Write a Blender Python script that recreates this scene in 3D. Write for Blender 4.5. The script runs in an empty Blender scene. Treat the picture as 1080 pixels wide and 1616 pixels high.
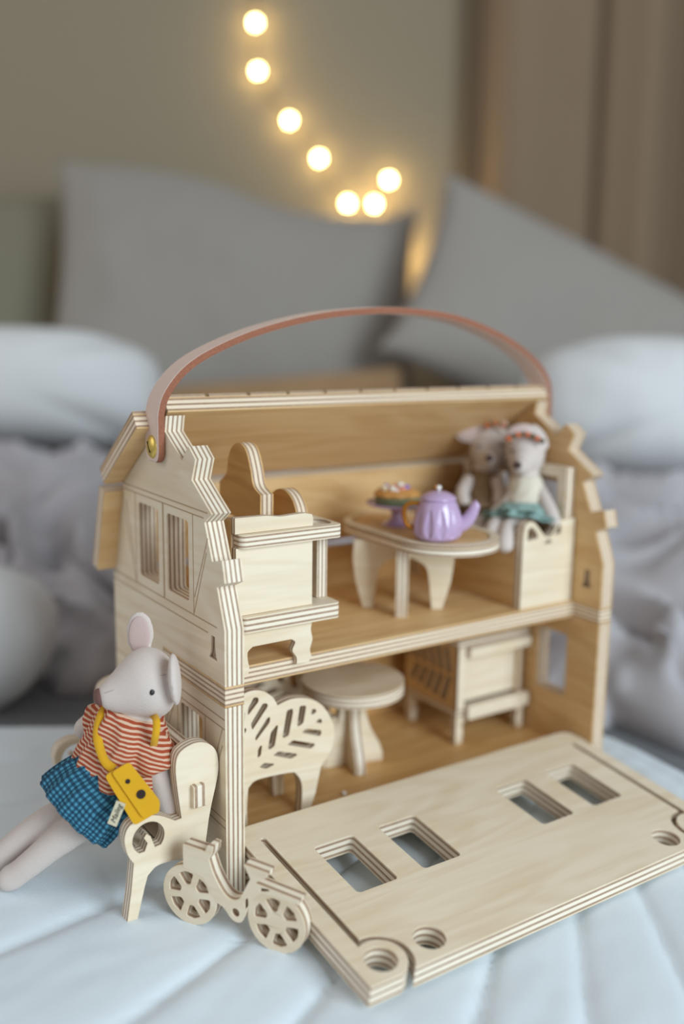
import bpy, bmesh, math, random
from mathutils import Vector, Matrix, noise

random.seed(7)
S = 0.01                                     # all numbers below are centimetres
scene = bpy.context.scene
col = scene.collection
V = Vector

# ------------------------------------------------------------------ camera
FPX = 1540.0
C = V((-19.26, -38.17, 28.11))
AZ, EL, RO = 0.590417, 0.184524, 0.013876
fw = V((math.sin(AZ)*math.cos(EL), math.cos(AZ)*math.cos(EL), -math.sin(EL)))
rt0 = V((math.cos(AZ), -math.sin(AZ), 0)); up0 = rt0.cross(fw)
rt = math.cos(RO)*rt0 + math.sin(RO)*up0
up = -math.sin(RO)*rt0 + math.cos(RO)*up0
cam_d = bpy.data.cameras.new('camera'); cam = bpy.data.objects.new('camera', cam_d); col.objects.link(cam)
M = Matrix.Identity(4)
for i in range(3):
    M[i][0], M[i][1], M[i][2], M[i][3] = rt[i], up[i], -fw[i], C[i]*S
cam.matrix_world = M
cam_d.sensor_fit = 'VERTICAL'; cam_d.sensor_height = 36.0; cam_d.sensor_width = 24.0
cam_d.lens = FPX*36.0/1616.0
cam_d.clip_start = 0.01; cam_d.clip_end = 50
cam_d.dof.use_dof = True
cam_d.dof.focus_distance = 0.463
cam_d.dof.aperture_fstop = 2.5
cam_d.dof.aperture_blades = 0
scene.camera = cam

# ------------------------------------------------------------------ world, light, exposure
vs = scene.view_settings
vs.view_transform = 'Standard'; vs.look = 'None'; vs.exposure = 0.0; vs.gamma = 1.0; vs.use_curve_mapping = False
world = bpy.data.worlds.new('world'); scene.world = world; world.use_nodes = True
bg = world.node_tree.nodes['Background']
bg.inputs[0].default_value = (1.0, 0.98, 0.95, 1); bg.inputs[1].default_value = 0.33

eR = V((0.8312, -0.5560, 0)); eF = V((0.5560, 0.8312, 0))      # the room: across the bed, and along it
def room(r, d, z): return V((C.x, C.y, 0)) + eR*r + eF*d + V((0, 0, z))
def hit_depth(u, v, d):                     # pixel + distance along the lens axis -> point
    return C + (fw + rt*((u-540)/FPX) + up*((808-v)/FPX))*d

def area(name, loc, target, sx, sy, power, colr):
    l = bpy.data.lights.new(name, 'AREA'); l.shape = 'RECTANGLE'; l.size = sx*S; l.size_y = sy*S
    l.energy = power; l.color = colr
    o = bpy.data.objects.new(name, l); col.objects.link(o)
    o.location = loc*S
    o.rotation_euler = (target-loc).to_track_quat('-Z', 'Y').to_euler()
    return o
# daylight of the bedroom window, to the right of and behind the photographer
area('window_daylight', room(120, -85, 80), room(0, 50, 8), 90, 120, 36.0, (0.78, 0.92, 1.0))
# a second, weaker window on the other side of the room
area('side_window_daylight', room(-165, 25, 95), room(-5, 50, 10), 120, 120, 6.5, (1.0, 0.97, 0.94))

# ------------------------------------------------------------------ materials
def srgb(r, g, b):
    f = lambda c: (c/255/12.92) if c/255 <= 0.04045 else ((c/255+0.055)/1.055)**2.4
    return (f(r), f(g), f(b), 1)
MATS = {}
class NT:
    def __init__(s, name):
        s.m = bpy.data.materials.new(name); s.m.use_nodes = True
        s.t = s.m.node_tree; s.b = s.t.nodes['Principled BSDF']
    def n(s, typ, **kw):
        nd = s.t.nodes.new(typ)
        for k, v in kw.items():
            if k.startswith('i_'): nd.inputs[k[2:]].default_value = v
            else: setattr(nd, k, v)
        return nd
    def l(s, a, b): s.t.links.new(a, b)
    def math(s, op, a, b=None):
        nd = s.n('ShaderNodeMath', operation=op)
        for i, x in enumerate((a, b)):
            if x is None: continue
            if isinstance(x, (int, float)): nd.inputs[i].default_value = x
            else: s.l(x, nd.inputs[i])
        return nd.outputs[0]
    def mix(s, f, a, b, blend='MIX'):
        nd = s.n('ShaderNodeMix', data_type='RGBA', blend_type=blend)
        for i, x in ((0, f), (6, a), (7, b)):
            if isinstance(x, (int, float)): nd.inputs[i].default_value = x
            elif isinstance(x, tuple): nd.inputs[i].default_value = x
            else: s.l(x, nd.inputs[i])
        return nd.outputs[2]
    def bump(s, h, strength, dist):
        nd = s.n('ShaderNodeBump'); nd.inputs['Strength'].default_value = strength; nd.inputs['Distance'].default_value = dist
        s.l(h, nd.inputs['Height']); s.l(nd.outputs[0], s.b.inputs['Normal'])

def plywood(t, plies=7, tone=0):
    """birch plywood of thickness t (cm): layers follow the board's own thickness axis"""
    key = ('ply', t, plies, tone)
    if key in MATS: return MATS[key]
    k = NT('birch_plywood'); tc = k.n('ShaderNodeTexCoord'); oi = k.n('ShaderNodeObjectInfo')
    sep = k.n('ShaderNodeSeparateXYZ'); k.l(tc.outputs['Object'], sep.inputs[0])
    off = k.n('ShaderNodeCombineXYZ'); k.l(k.math('MULTIPLY', oi.outputs['Random'], 3.0), off.inputs[0]); k.l(k.math('MULTIPLY', oi.outputs['Random'], 7.0), off.inputs[1])
    add = k.n('ShaderNodeVectorMath', operation='ADD'); k.l(tc.outputs['Object'], add.inputs[0]); k.l(off.outputs[0], add.inputs[1])
    mp = k.n('ShaderNodeMapping'); mp.inputs['Scale'].default_value = (14, 190, 190); k.l(add.outputs[0], mp.inputs[0])
    fine = k.n('ShaderNodeTexNoise', i_Scale=1.0, i_Detail=5.0, i_Roughness=0.6); k.l(mp.outputs[0], fine.inputs['Vector'])
    mp2 = k.n('ShaderNodeMapping'); mp2.inputs['Scale'].default_value = (5, 30, 30); k.l(add.outputs[0], mp2.inputs[0])
    big = k.n('ShaderNodeTexNoise', i_Scale=1.0, i_Detail=3.0, i_Distortion=0.8); k.l(mp2.outputs[0], big.inputs['Vector'])
    rings = k.math('SINE', k.math('MULTIPLY', big.outputs['Fac'], 38.0))
    light = [srgb(235, 220, 196), srgb(224, 188, 138), srgb(218, 176, 118)][tone]; dark = [srgb(221, 200, 168), srgb(204, 160, 106), srgb(194, 144, 86)][tone]  # deeper tones add the interior's warm interreflection to the wood's own colour
    f = k.math('ADD', k.math('MULTIPLY', fine.outputs['Fac'], 0.75), k.math('MULTIPLY', rings, 0.13))
    cr = k.n('ShaderNodeValToRGB'); k.l(f, cr.inputs[0])
    cr.color_ramp.elements[0].position = 0.22; cr.color_ramp.elements[0].color = light
    cr.color_ramp.elements[1].position = 0.72; cr.color_ramp.elements[1].color = dark
    # layers
    z = k.math('ADD', k.math('DIVIDE', sep.outputs[2], t*S), 0.5)
    wob = k.math('MULTIPLY', k.math('SUBTRACT', big.outputs['Fac'], 0.5), 0.04)
    z = k.math('ADD', z, wob)
    rp = k.n('ShaderNodeValToRGB'); rp.color_ramp.interpolation = 'LINEAR'; k.l(z, rp.inputs[0])
    el = rp.color_ramp.elements
    b0 = 0.09; e = 0.016; nd = (plies-1)//2; nl = nd-1          # dark and light inner layers
    wd = (1-2*b0)/(nd*0.78+nl*1.22) if nl else (1-2*b0)/nd
    cuts = [(0, b0, 0)]; zz = b0
    for i in range(nd+nl):
        ww = wd*(0.78 if i % 2 == 0 else 1.22) if nl else wd
        cuts.append((zz, zz+ww, 1-(i % 2))); zz += ww
    cuts.append((1-b0, 1, 0))
    el[0].position = 0; el[0].color = (0, 0, 0, 1); el[1].position = 1; el[1].color = (0, 0, 0, 1)
    for a, b, d in cuts:
        for p in (a+e if a > 0 else 0.001, b-e if b < 1 else 0.999):
            x = el.new(p); x.color = (d, d, d, 1)
    streak = k.n('ShaderNodeTexNoise', i_Scale=420.0, i_Detail=2.0); k.l(add.outputs[0], streak.inputs['Vector'])
    core = k.mix(streak.outputs['Fac'], srgb(122, 86, 60), srgb(176, 142, 112))
    inner = k.math('LESS_THAN', k.math('ABSOLUTE', k.math('SUBTRACT', z, 0.5)), 0.5-b0)
    outer = k.mix(k.math('MULTIPLY', inner, 0.6), cr.outputs[0], srgb(246, 236, 220))
    c = k.mix(k.math('MULTIPLY', rp.outputs[0], 0.85), outer, core)
    k.l(c, k.b.inputs['Base Color']); k.b.inputs['Roughness'].default_value = 0.5
    k.b.inputs['Specular IOR Level'].default_value = 0.35
    k.bump(fine.outputs['Fac'], 0.10, 0.0006)
    MATS[key] = k.m; return k.m

def plain(name, c, rough=0.6, metal=0.0, coat=0.0, bump=0, bscale=400, var=0.0, sheen=0.0):
    if name in MATS: return MATS[name]
    k = NT(name); k.b.inputs['Roughness'].default_value = rough; k.b.inputs['Metallic'].default_value = metal
    k.b.inputs['Coat Weight'].default_value = coat; k.b.inputs['Sheen Weight'].default_value = sheen
    tc = k.n('ShaderNodeTexCoord')
    nz = k.n('ShaderNodeTexNoise', i_Scale=bscale, i_Detail=4.0); k.l(tc.outputs['Object'], nz.inputs['Vector'])
    v = var
    lo = tuple(x*(1-v) for x in c[:3])+(1,); hi = tuple(min(1, x*(1+v)) for x in c[:3])+(1,)
    k.l(k.mix(nz.outputs['Fac'], lo, hi), k.b.inputs['Base Color'])
    if bump: k.bump(nz.outputs['Fac'], bump, 0.001)
    MATS[name] = k.m; return k.m

def cloth(name, c, weave=900, bump=0.25, var=0.08, soft=6.0):
    """woven fabric: fine crossed threads and gentle tonal variation"""
    if name in MATS: return MATS[name]
    k = NT(name); tc = k.n('ShaderNodeTexCoord')
    w1 = k.n('ShaderNodeTexWave', bands_direction='DIAGONAL', i_Scale=weave*0.6, i_Distortion=2.0); k.l(tc.outputs['Object'], w1.inputs['Vector'])
    nz = k.n('ShaderNodeTexNoise', i_Scale=soft, i_Detail=5.0); k.l(tc.outputs['Object'], nz.inputs['Vector'])
    n2 = k.n('ShaderNodeTexNoise', i_Scale=weave, i_Detail=2.0); k.l(tc.outputs['Object'], n2.inputs['Vector'])
    lo = tuple(x*(1-var) for x in c[:3])+(1,); hi = tuple(min(1, x*(1+var)) for x in c[:3])+(1,)
    c1 = k.mix(nz.outputs['Fac'], lo, hi)
    c2 = k.mix(k.math('MULTIPLY', n2.outputs['Fac'], 0.12), c1, (0.05, 0.05, 0.05, 1))
    k.l(c2, k.b.inputs['Base Color']); k.b.inputs['Roughness'].default_value = 0.9
    k.b.inputs['Sheen Weight'].default_value = 0.15; k.b.inputs['Specular IOR Level'].default_value = 0.15
    k.bump(k.math('ADD', k.math('MULTIPLY', w1.outputs['Fac'], 0.5), n2.outputs['Fac']), bump, 0.0006)
    MATS[name] = k.m; return k.m

def stripes():
    k = NT('orange_striped_cotton'); tc = k.n('ShaderNodeTexCoord')
    nz = k.n('ShaderNodeTexNoise', i_Scale=130.0, i_Detail=2.0); k.l(tc.outputs['Object'], nz.inputs['Vector'])
    sep = k.n('ShaderNodeSeparateXYZ'); k.l(tc.outputs['Object'], sep.inputs[0])
    w = k.math('SINE', k.math('ADD', k.math('MULTIPLY', sep.outputs[2], 2*math.pi/0.0020), k.math('MULTIPLY', nz.outputs['Fac'], 4.0)))
    cr = k.n('ShaderNodeValToRGB'); k.l(k.math('ADD', k.math('MULTIPLY', w, 0.5), 0.5), cr.inputs[0])
    cr.color_ramp.elements[0].position = 0.50; cr.color_ramp.elements[0].color = srgb(166, 72, 42)
    cr.color_ramp.elements[1].position = 0.68; cr.color_ramp.elements[1].color = srgb(216, 182, 156)
    k.l(cr.outputs[0], k.b.inputs['Base Color']); k.b.inputs['Roughness'].default_value = 0.9
    k.bump(nz.outputs['Fac'], 0.6, 0.0015); return k.m

def gingham():
    k = NT('teal_gingham_cotton'); uv = k.n('ShaderNodeUVMap'); sep = k.n('ShaderNodeSeparateXYZ'); k.l(uv.outputs[0], sep.inputs[0])
    a = k.math('GREATER_THAN', k.math('SINE', k.math('MULTIPLY', sep.outputs[0], 2*math.pi*58)), 0.0)
    b = k.math('GREATER_THAN', k.math('SINE', k.math('MULTIPLY', sep.outputs[1], 2*math.pi*13)), 0.0)
    f = k.math('MULTIPLY', k.math('ADD', a, b), 0.5)
    cr = k.n('ShaderNodeValToRGB'); k.l(f, cr.inputs[0]); e = cr.color_ramp.elements
    e[0].color = srgb(14, 52, 74); e[1].color = srgb(70, 136, 162); x = e.new(0.5); x.color = srgb(28, 82, 108)
    k.l(cr.outputs[0], k.b.inputs['Base Color']); k.b.inputs['Roughness'].default_value = 0.9
    nz = k.n('ShaderNodeTexNoise', i_Scale=300.0); tc = k.n('ShaderNodeTexCoord'); k.l(tc.outputs['Object'], nz.inputs['Vector'])
    k.bump(nz.outputs['Fac'], 0.3, 0.001); return k.m

def emit(name, c, s):
    k = NT(name); k.b.inputs['Base Color'].default_value = c
    k.b.inputs['Emission Color'].default_value = c; k.b.inputs['Emission Strength'].default_value = s; return k.m

mFUR = cloth('pale_mouse_velour', srgb(216, 203, 196), weave=1500, bump=0.15, var=0.03, soft=40)
mEAR = cloth('pink_ear_linen', srgb(206, 182, 176), weave=1500, bump=0.2, var=0.05, soft=60)
mNOSE = plain('brown_nose_thread', srgb(120, 84, 78), 0.8, bump=0.4, bscale=1500, var=0.1)
mEYE = plain('black_thread', srgb(28, 20, 18), 0.5)
mSTR, mGING = stripes(), gingham()
mYEL = cloth('yellow_felt', srgb(222, 168, 34), weave=1600, bump=0.25, var=0.08, soft=80)
mDOT = plain('dark_felt', srgb(40, 22, 14), 0.8)
mTAG = cloth('ivory_ribbon', srgb(214, 204, 176), weave=1500, bump=0.2)
mLEA = plain('natural_leather', srgb(224, 200, 188), 0.55, bump=0.15, bscale=300, var=0.05)
mLEE = plain('raw_leather_edge', srgb(156, 100, 76), 0.9, bump=0.8, bscale=900, var=0.25)
mBRA = plain('brass', srgb(226, 196, 104), 0.32, metal=0.75)
mLIN = plain('burnt_groove', srgb(180, 154, 120), 0.8)
mQUI = cloth('white_quilted_cotton', srgb(229, 239, 247), weave=1300, bump=0.2, var=0.02)
mSHE = cloth('grey_bed_sheet', srgb(112, 114, 118), weave=600, bump=0.2)  # darkened so the colour holds the shade of the gap behind the mat
mPIL = cloth('grey_linen_pillowcase', srgb(164, 158, 152), weave=500, bump=0.3, var=0.06)
mWPI = cloth('white_pillow_cotton', srgb(222, 224, 226), weave=600, bump=0.2, var=0.03)
mBLA = cloth('lilac_grey_linen', srgb(186, 182, 186), weave=600, bump=0.3, var=0.07)
mPUR = plain('lilac_enamel', srgb(192, 164, 200), 0.2, coat=0.6)
mGOL = plain('gold_enamel', srgb(178, 112, 30), 0.25, metal=0.6)
mWHI = plain('white_enamel', srgb(240, 236, 230), 0.3)

# ------------------------------------------------------------------ object helpers
WM = {}
def put(o, parent, Mw):
    col.objects.link(o); WM[o] = Mw
    if parent is not None:
        o.parent = parent; o.matrix_basis = WM[parent].inverted() @ Mw
    else: o.matrix_basis = Mw
    return o
def tag(o, label=None, cat=None, group=None, kind=None):
    for k_, v_ in (('label', label), ('category', cat), ('group', group), ('kind', kind)):
        if v_: o[k_] = v_
    return o
def thing(name, label, cat, loc, group=None):
    o = bpy.data.objects.new(name, None); o.empty_display_size = 0.01
    put(o, None, Matrix.Translation(V(loc)*S)); return tag(o, label, cat, group)
def frame(o, ex, ey):
    ex, ey = V(ex).normalized(), V(ey).normalized(); ez = ex.cross(ey).normalized(); ey = ez.cross(ex)
    m = Matrix.Identity(4)
    for i in range(3): m[i][0], m[i][1], m[i][2], m[i][3] = ex[i], ey[i], ez[i], o[i]*S
    return m
def finish(me, smooth=35):
    me.polygons.foreach_set('use_smooth', [True]*len(me.polygons)); me.set_sharp_from_angle(angle=math.radians(smooth))
def plate(name, pts, t, o, ex, ey, parent=None, mat=None, holes=(), bev=0.035):
    """a board: 2-D outline with holes, thickness t centred on the plane"""
    cu = bpy.data.curves.new('c', 'CURVE'); cu.dimensions = '2D'; cu.fill_mode = 'BOTH'; cu.extrude = t*S/2
    for loop in [pts]+list(holes):
        sp = cu.splines.new('POLY'); sp.points.add(len(loop)-1); sp.use_cyclic_u = True
        for p_, q in zip(sp.points, loop): p_.co = (q[0]*S, q[1]*S, 0, 1)
    tmp = bpy.data.objects.new('c', cu)
    me = bpy.data.meshes.new_from_object(tmp); bpy.data.objects.remove(tmp); bpy.data.curves.remove(cu)
    bm = bmesh.new(); bm.from_mesh(me); bmesh.ops.remove_doubles(bm, verts=bm.verts, dist=1e-6)
    bmesh.ops.dissolve_limit(bm, angle_limit=math.radians(0.3), use_dissolve_boundaries=False, verts=bm.verts, edges=bm.edges)
    bmesh.ops.triangulate(bm, faces=[f for f in bm.faces if len(f.verts) > 4], quad_method='BEAUTY', ngon_method='BEAUTY')
    bmesh.ops.recalc_face_normals(bm, faces=bm.faces); bm.to_mesh(me); bm.free(); me.name = name
    finish(me, 30)
    ob = bpy.data.objects.new(name, me); me.materials.clear(); me.materials.append(mat or plywood(t))
    put(ob, parent, frame(V(o), ex, ey))
    if bev:
        b = ob.modifiers.new('b', 'BEVEL'); b.width = bev*S; b.segments = 2; b.limit_method = 'ANGLE'; b.angle_limit = math.radians(50)
        b.harden_normals = True
    return ob
X_, Y_, Z_ = (1, 0, 0), (0, 1, 0), (0, 0, 1)
def pYZ(name, pts, x0, x1, parent, mat=None, holes=(), bev=0.035): return plate(name, pts, x1-x0, ((x0+x1)/2, 0, 0), Y_, Z_, parent, mat, holes, bev)
def pXZ(name, pts, y0, y1, parent, mat=None, holes=(), bev=0.035): return plate(name, pts, y1-y0, (0, (y0+y1)/2, 0), X_, Z_, parent, mat, holes, bev)
def pXY(name, pts, z0, z1, parent, mat=None, holes=(), bev=0.035): return plate(name, pts, z1-z0, (0, 0, (z0+z1)/2), X_, Y_, parent, mat, holes, bev)
def rect(x0, y0, x1, y1, r=0.0, n=5):
    if r <= 0: return [(x0, y0), (x1, y0), (x1, y1), (x0, y1)]
    o = []
    for cx, cy, a in ((x1-r, y0+r, -90), (x1-r, y1-r, 0), (x0+r, y1-r, 90), (x0+r, y0+r, 180)):
        for i in range(n+1):
            q = math.radians(a+90*i/n); o.append((cx+r*math.cos(q), cy+r*math.sin(q)))
    return o
def circ(cx, cy, r, n=40, a0=0, a1=360, ry=None):
    full = abs(a1-a0) >= 360
    return [(cx+r*math.cos(math.radians(a0+(a1-a0)*i/(n if full else n-1))), cy+(ry or r)*math.sin(math.radians(a0+(a1-a0)*i/(n if full else n-1)))) for i in range(n)]
def crv(pts, n=6, closed=True):
    """smooth curve through points"""
    P = [V(p) for p in pts]; N = len(P); o = []
    for i in range(N if closed else N-1):
        a, b, c, d = (P[(i+j-1) % N] if closed else P[max(0, min(N-1, i+j-1))] for j in range(4))
        for k in range(n):
            t = k/n; o.append(0.5*((2*b)+(c-a)*t+(2*a-5*b+4*c-d)*t*t+(3*b-a-3*c+d)*t**3))
    if not closed: o.append(P[-1])
    return [tuple(q) for q in o]
def fillet(pts, r, n=4):
    """round the corners of a polygon"""
    o = []; N = len(pts)
    for i in range(N):
        p, a, b = V(pts[i]), V(pts[i-1]), V(pts[(i+1) % N])
        da, db = (a-p), (b-p); rr = min(r, da.length*0.45, db.length*0.45)
        s, e = p+da.normalized()*rr, p+db.normalized()*rr
        for k in range(n+1):
            t = k/n; o.append(tuple(s*(1-t)**2+p*2*t*(1-t)+e*t*t))
    return o

class MB:
    """collects rings and faces into one mesh (cm, world axes)"""
    def __init__(s): s.bm = bmesh.new(); s.uv = s.bm.loops.layers.uv.new('UVMap')
    def loft(s, path, radii, nseg=20, up=(0, 0, 1), cap=True, fn=None, mi=0):
        P = [V(p) for p in path]; n = len(P); rows = []
        u0 = V(up)
        for i, p in enumerate(P):
            t = (P[min(i+1, n-1)]-P[max(i-1, 0)]).normalized()
            side = t.cross(u0)
            if side.length < 1e-4: side = t.cross(V((1, 0.1, 0)))
            side.normalize(); uu = side.cross(t).normalized()
            r = radii[i]; rx, ry = r if isinstance(r, tuple) else (r, r)
            row = []
            for k in range(nseg):
                a = 2*math.pi*k/nseg; m = fn(i/(n-1), a) if fn else 1.0
                row.append(s.bm.verts.new((p+side*(rx*m*math.cos(a))+uu*(ry*m*math.sin(a)))*S))
            rows.append(row)
        for i in range(n-1):
            for k in range(nseg):
                k2 = (k+1) % nseg
                f = s.bm.faces.new((rows[i][k], rows[i][k2], rows[i+1][k2], rows[i+1][k])); f.material_index = mi
                for lp, (uu_, vv_) in zip(f.loops, ((k/nseg, i/(n-1)), ((k+1)/nseg, i/(n-1)), ((k+1)/nseg, (i+1)/(n-1)), (k/nseg, (i+1)/(n-1)))): lp[s.uv].uv = (uu_, vv_)
        if cap:
            for row in (rows[0], rows[-1]):
                c = s.bm.verts.new(sum((v.co for v in row), V((0, 0, 0)))/nseg)
                for k in range(nseg): f = s.bm.faces.new((row[k], row[(k+1) % nseg], c)); f.material_index = mi
        return s
    def egg(s, c, axes, r, n=20, m=12, mi=0):
        """ellipsoid: axes = three directions, r = three radii"""
        A = [V(a).normalized() for a in axes]; c = V(c); rows = []
        for i in range(1, m):
            th = math.pi*i/m
            rows.append([s.bm.verts.new((c+A[2]*(r[2]*math.cos(th))+A[0]*(r[0]*math.sin(th)*math.cos(2*math.pi*k/n))+A[1]*(r[1]*math.sin(th)*math.sin(2*math.pi*k/n)))*S) for k in range(n)])
        t = s.bm.verts.new((c+A[2]*r[2])*S); b = s.bm.verts.new((c-A[2]*r[2])*S)
        for i in range(m-2):
            for k in range(n): f = s.bm.faces.new((rows[i][k], rows[i][(k+1) % n], rows[i+1][(k+1) % n], rows[i+1][k])); f.material_index = mi
        for k in range(n):
            s.bm.faces.new((t, rows[0][(k+1) % n], rows[0][k])).material_index = mi; s.bm.faces.new((b, rows[-1][k], rows[-1][(k+1) % n])).material_index = mi
        return s
    def lathe(s, c, prof, n=40, fn=None, ax=((1, 0, 0), (0, 1, 0), (0, 0, 1)), mi=0, cap=True):
        A = [V(a).normalized() for a in ax]; c = V(c); rows = []
        for i, (r, z) in enumerate(prof):
            rows.append([s.bm.verts.new((c+A[2]*z+(A[0]*math.cos(2*math.pi*k/n)+A[1]*math.sin(2*math.pi*k/n))*(r*(fn(i, z, 2*math.pi*k/n) if fn else 1)))*S) for k in range(n)])
        for i in range(len(rows)-1):
            for k in range(n): s.bm.faces.new((rows[i][k], rows[i][(k+1) % n], rows[i+1][(k+1) % n], rows[i+1][k])).material_index = mi
        if cap:
            for row in (rows[0], rows[-1]): s.bm.faces.new(row).material_index = mi
        return s
    def box(s, c, ax, h, mi=0):
        A = [V(a).normalized() for a in ax]; c = V(c)
        v = [s.bm.verts.new((c+A[0]*(h[0]*i)+A[1]*(h[1]*j)+A[2]*(h[2]*k))*S) for k in (-1, 1) for j in (-1, 1) for i in (-1, 1)]
        for f in ((0, 2, 3, 1), (4, 5, 7, 6), (0, 1, 5, 4), (2, 6, 7, 3), (0, 4, 6, 2), (1, 3, 7, 5)): s.bm.faces.new([v[q] for q in f]).material_index = mi
        return s
    def grid(s, fn, nu, nv, closed=False):
        R = [[s.bm.verts.new(V(fn(i/nu, j/nv))*S) for j in range(nv+1)] for i in range(nu+1)]
        for i in range(nu):
            for j in range(nv):
                f = s.bm.faces.new((R[i][j], R[i+1][j], R[i+1][j+1], R[i][j+1]))
        return s
    def build(s, name, mats, parent=None, at=(0, 0, 0), rot=None, smooth=50, remesh=0, thick=0, sub=0, recalc=True):
        Mw = Matrix.Translation(V(at)*S) @ (rot.to_4x4() if rot else Matrix.Identity(4))
        if recalc: bmesh.ops.recalc_face_normals(s.bm, faces=s.bm.faces)
        s.bm.transform(Mw.inverted())
        me = bpy.data.meshes.new(name); s.bm.to_mesh(me); s.bm.free()
        for m in (mats if isinstance(mats, (list, tuple)) else [mats]): me.materials.append(m)
        finish(me, smooth)
        o = put(bpy.data.objects.new(name, me), parent, Mw)
        if remesh:
            r = o.modifiers.new('r', 'REMESH'); r.mode = 'VOXEL'; r.voxel_size = remesh*S; r.use_smooth_shade = True
            q = o.modifiers.new('s', 'SMOOTH'); q.factor = 0.5; q.iterations = 5
        if thick:
            so = o.modifiers.new('t', 'SOLIDIFY'); so.thickness = thick*S; so.offset = 0
        if sub:
            u = o.modifiers.new('u', 'SUBSURF'); u.levels = sub; u.render_levels = sub
        return o
XYZ = ((1, 0, 0), (0, 1, 0), (0, 0, 1))

# ================================================================== THE ROOM
ROOM_Z0, ROOM_Z1 = -45, 175
WALL_D = 200
mWALL = plain('warm_grey_plaster', srgb(156, 146, 126), 0.9, bump=0.1, bscale=60, var=0.03)
mFLO = plywood(2.0, 5, 1)
b = MB().box(room(0, WALL_D+4, (ROOM_Z0+ROOM_Z1)/2), (eR, eF, Z_), (190, 4, (ROOM_Z1-ROOM_Z0)/2))
tag(b.build('wall_back', mWALL), kind='structure')
b = MB().box(room(0, 60, ROOM_Z0-2), (eR, eF, Z_), (190, 190, 2))
tag(b.build('floor', mFLO), kind='structure')

# bed: mattress with a fitted grey sheet
def rbox(c, ax, h, r=4):
    o = MB().box(c, ax, h); bmesh.ops.bevel(o.bm, geom=list(o.bm.edges), offset=r*S, segments=4, affect='EDGES', profile=0.5); return o
m = thing('bed', 'large bed with a smooth grey fitted sheet under the quilt', 'bed', room(0, 88, ROOM_Z0))
rbox(room(0, 88, -14), (eR, eF, Z_), (88, 96, 14.0), 3).build('mattress', mSHE, m)
rbox(room(0, 88, -33), (eR, eF, Z_), (88, 96, 5), 1).build('bed_base', plain('bed_base_cloth', srgb(140, 134, 126), 0.9), m)
for sx in (-1, 1):
    for sy in (-1, 1): MB().lathe(room(sx*82, 88+sy*90, ROOM_Z0), [(2.2, 0), (2.6, 7.2)], 16).build('leg', plywood(4.0), m)

# ------------------------------------------------------------------ quilt
APEX = V((30.0, 7.6))
def bed_z(x, y):
    t = min(1, max(0, (-2.5-y)/8.0)); t = t*t*(3-2*t)
    return 1.40-0.30*t
def quilt_h(x, y):
    dx, dy = x-APEX.x, y-APEX.y; rad = math.hypot(dx, dy)
    a = math.degrees(math.atan2(dy, dx)) % 360
    seams = [150.0, 159.0, 168.0, 178.0, 188.2, 199.2, 207.5, 218.6, 226.4, 235.0, 244.0, 254.0, 264.0, 275.0, 286.0, 300.0, 320.0, 345.0, 20.0+360, 60.0+360, 100.0+360, 130.0+360, 510.0]
    if a < 150: a += 360
    for s0, s1 in zip(seams, seams[1:]):
        if s0 <= a < s1:
            f = (a-s0)/(s1-s0); w = (s1-s0)*math.pi/180*rad
            e = min(f, 1-f)*w
            puff = min(0.34, 0.07*w)
            return -puff*1.25*math.exp(-(e/0.42)**1.0)
    return 0
OUT = crv([(31.2, 5), (28, 12), (20, 17), (10, 20.5), (3.35, 23.7), (-3.3, 27.6), (-14, 33), (-30, 36), (-46, 26), (-52, 4), (-40, -34), (-16, -52), (8, -50), (22, -34), (29, -14), (31.2, -3)], 10)
def quilt():
    o = MB(); n = len(OUT); c = V((2, -4)); rings = []
    NR = 120
    for i in range(NR+1):
        f = i/NR; row = []
        for k in range(n*2):
            p, q = V(OUT[(k//2) % n]), V(OUT[(k//2+1) % n]); e = p if k % 2 == 0 else (p+q)/2
            pt = c+(e-c)*f; x, y = pt
            edge = (1-f)*(e-c).length
            z = bed_z(x, y)+quilt_h(x, y)+0.05*noise.noise(V((x*0.25, y*0.25, 0)))+0.05*noise.noise(V((x*0.5+y*0.2, y*0.9-x*0.3, 3)))
            if edge < 1.6: z -= 1.25*(1-math.sqrt(max(0, 1-(1-edge/1.6)**2)))
            row.append(o.bm.verts.new(V((x, y, z))*S))
        rings.append(row)
    N = n*2
    for i in range(1, NR):
        for k in range(N): o.bm.faces.new((rings[i][k], rings[i][(k+1) % N], rings[i+1][(k+1) % N], rings[i+1][k]))
    for k in range(N): o.bm.faces.new((rings[0][0], rings[1][k], rings[1][(k+1) % N]))
    for v in rings[0][1:]: o.bm.verts.remove(v)
    lo = [o.bm.verts.new((v.co.x, v.co.y, 0.02*S)) for v in rings[-1]]
    for k in range(N): o.bm.faces.new((rings[-1][k], rings[-1][(k+1) % N], lo[(k+1) % N], lo[k]))
    return o.build('quilted_mat', mQUI, smooth=80)
tag(quilt(), 'white quilted play mat with radiating stitched seams under the toy house', 'quilt')

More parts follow.
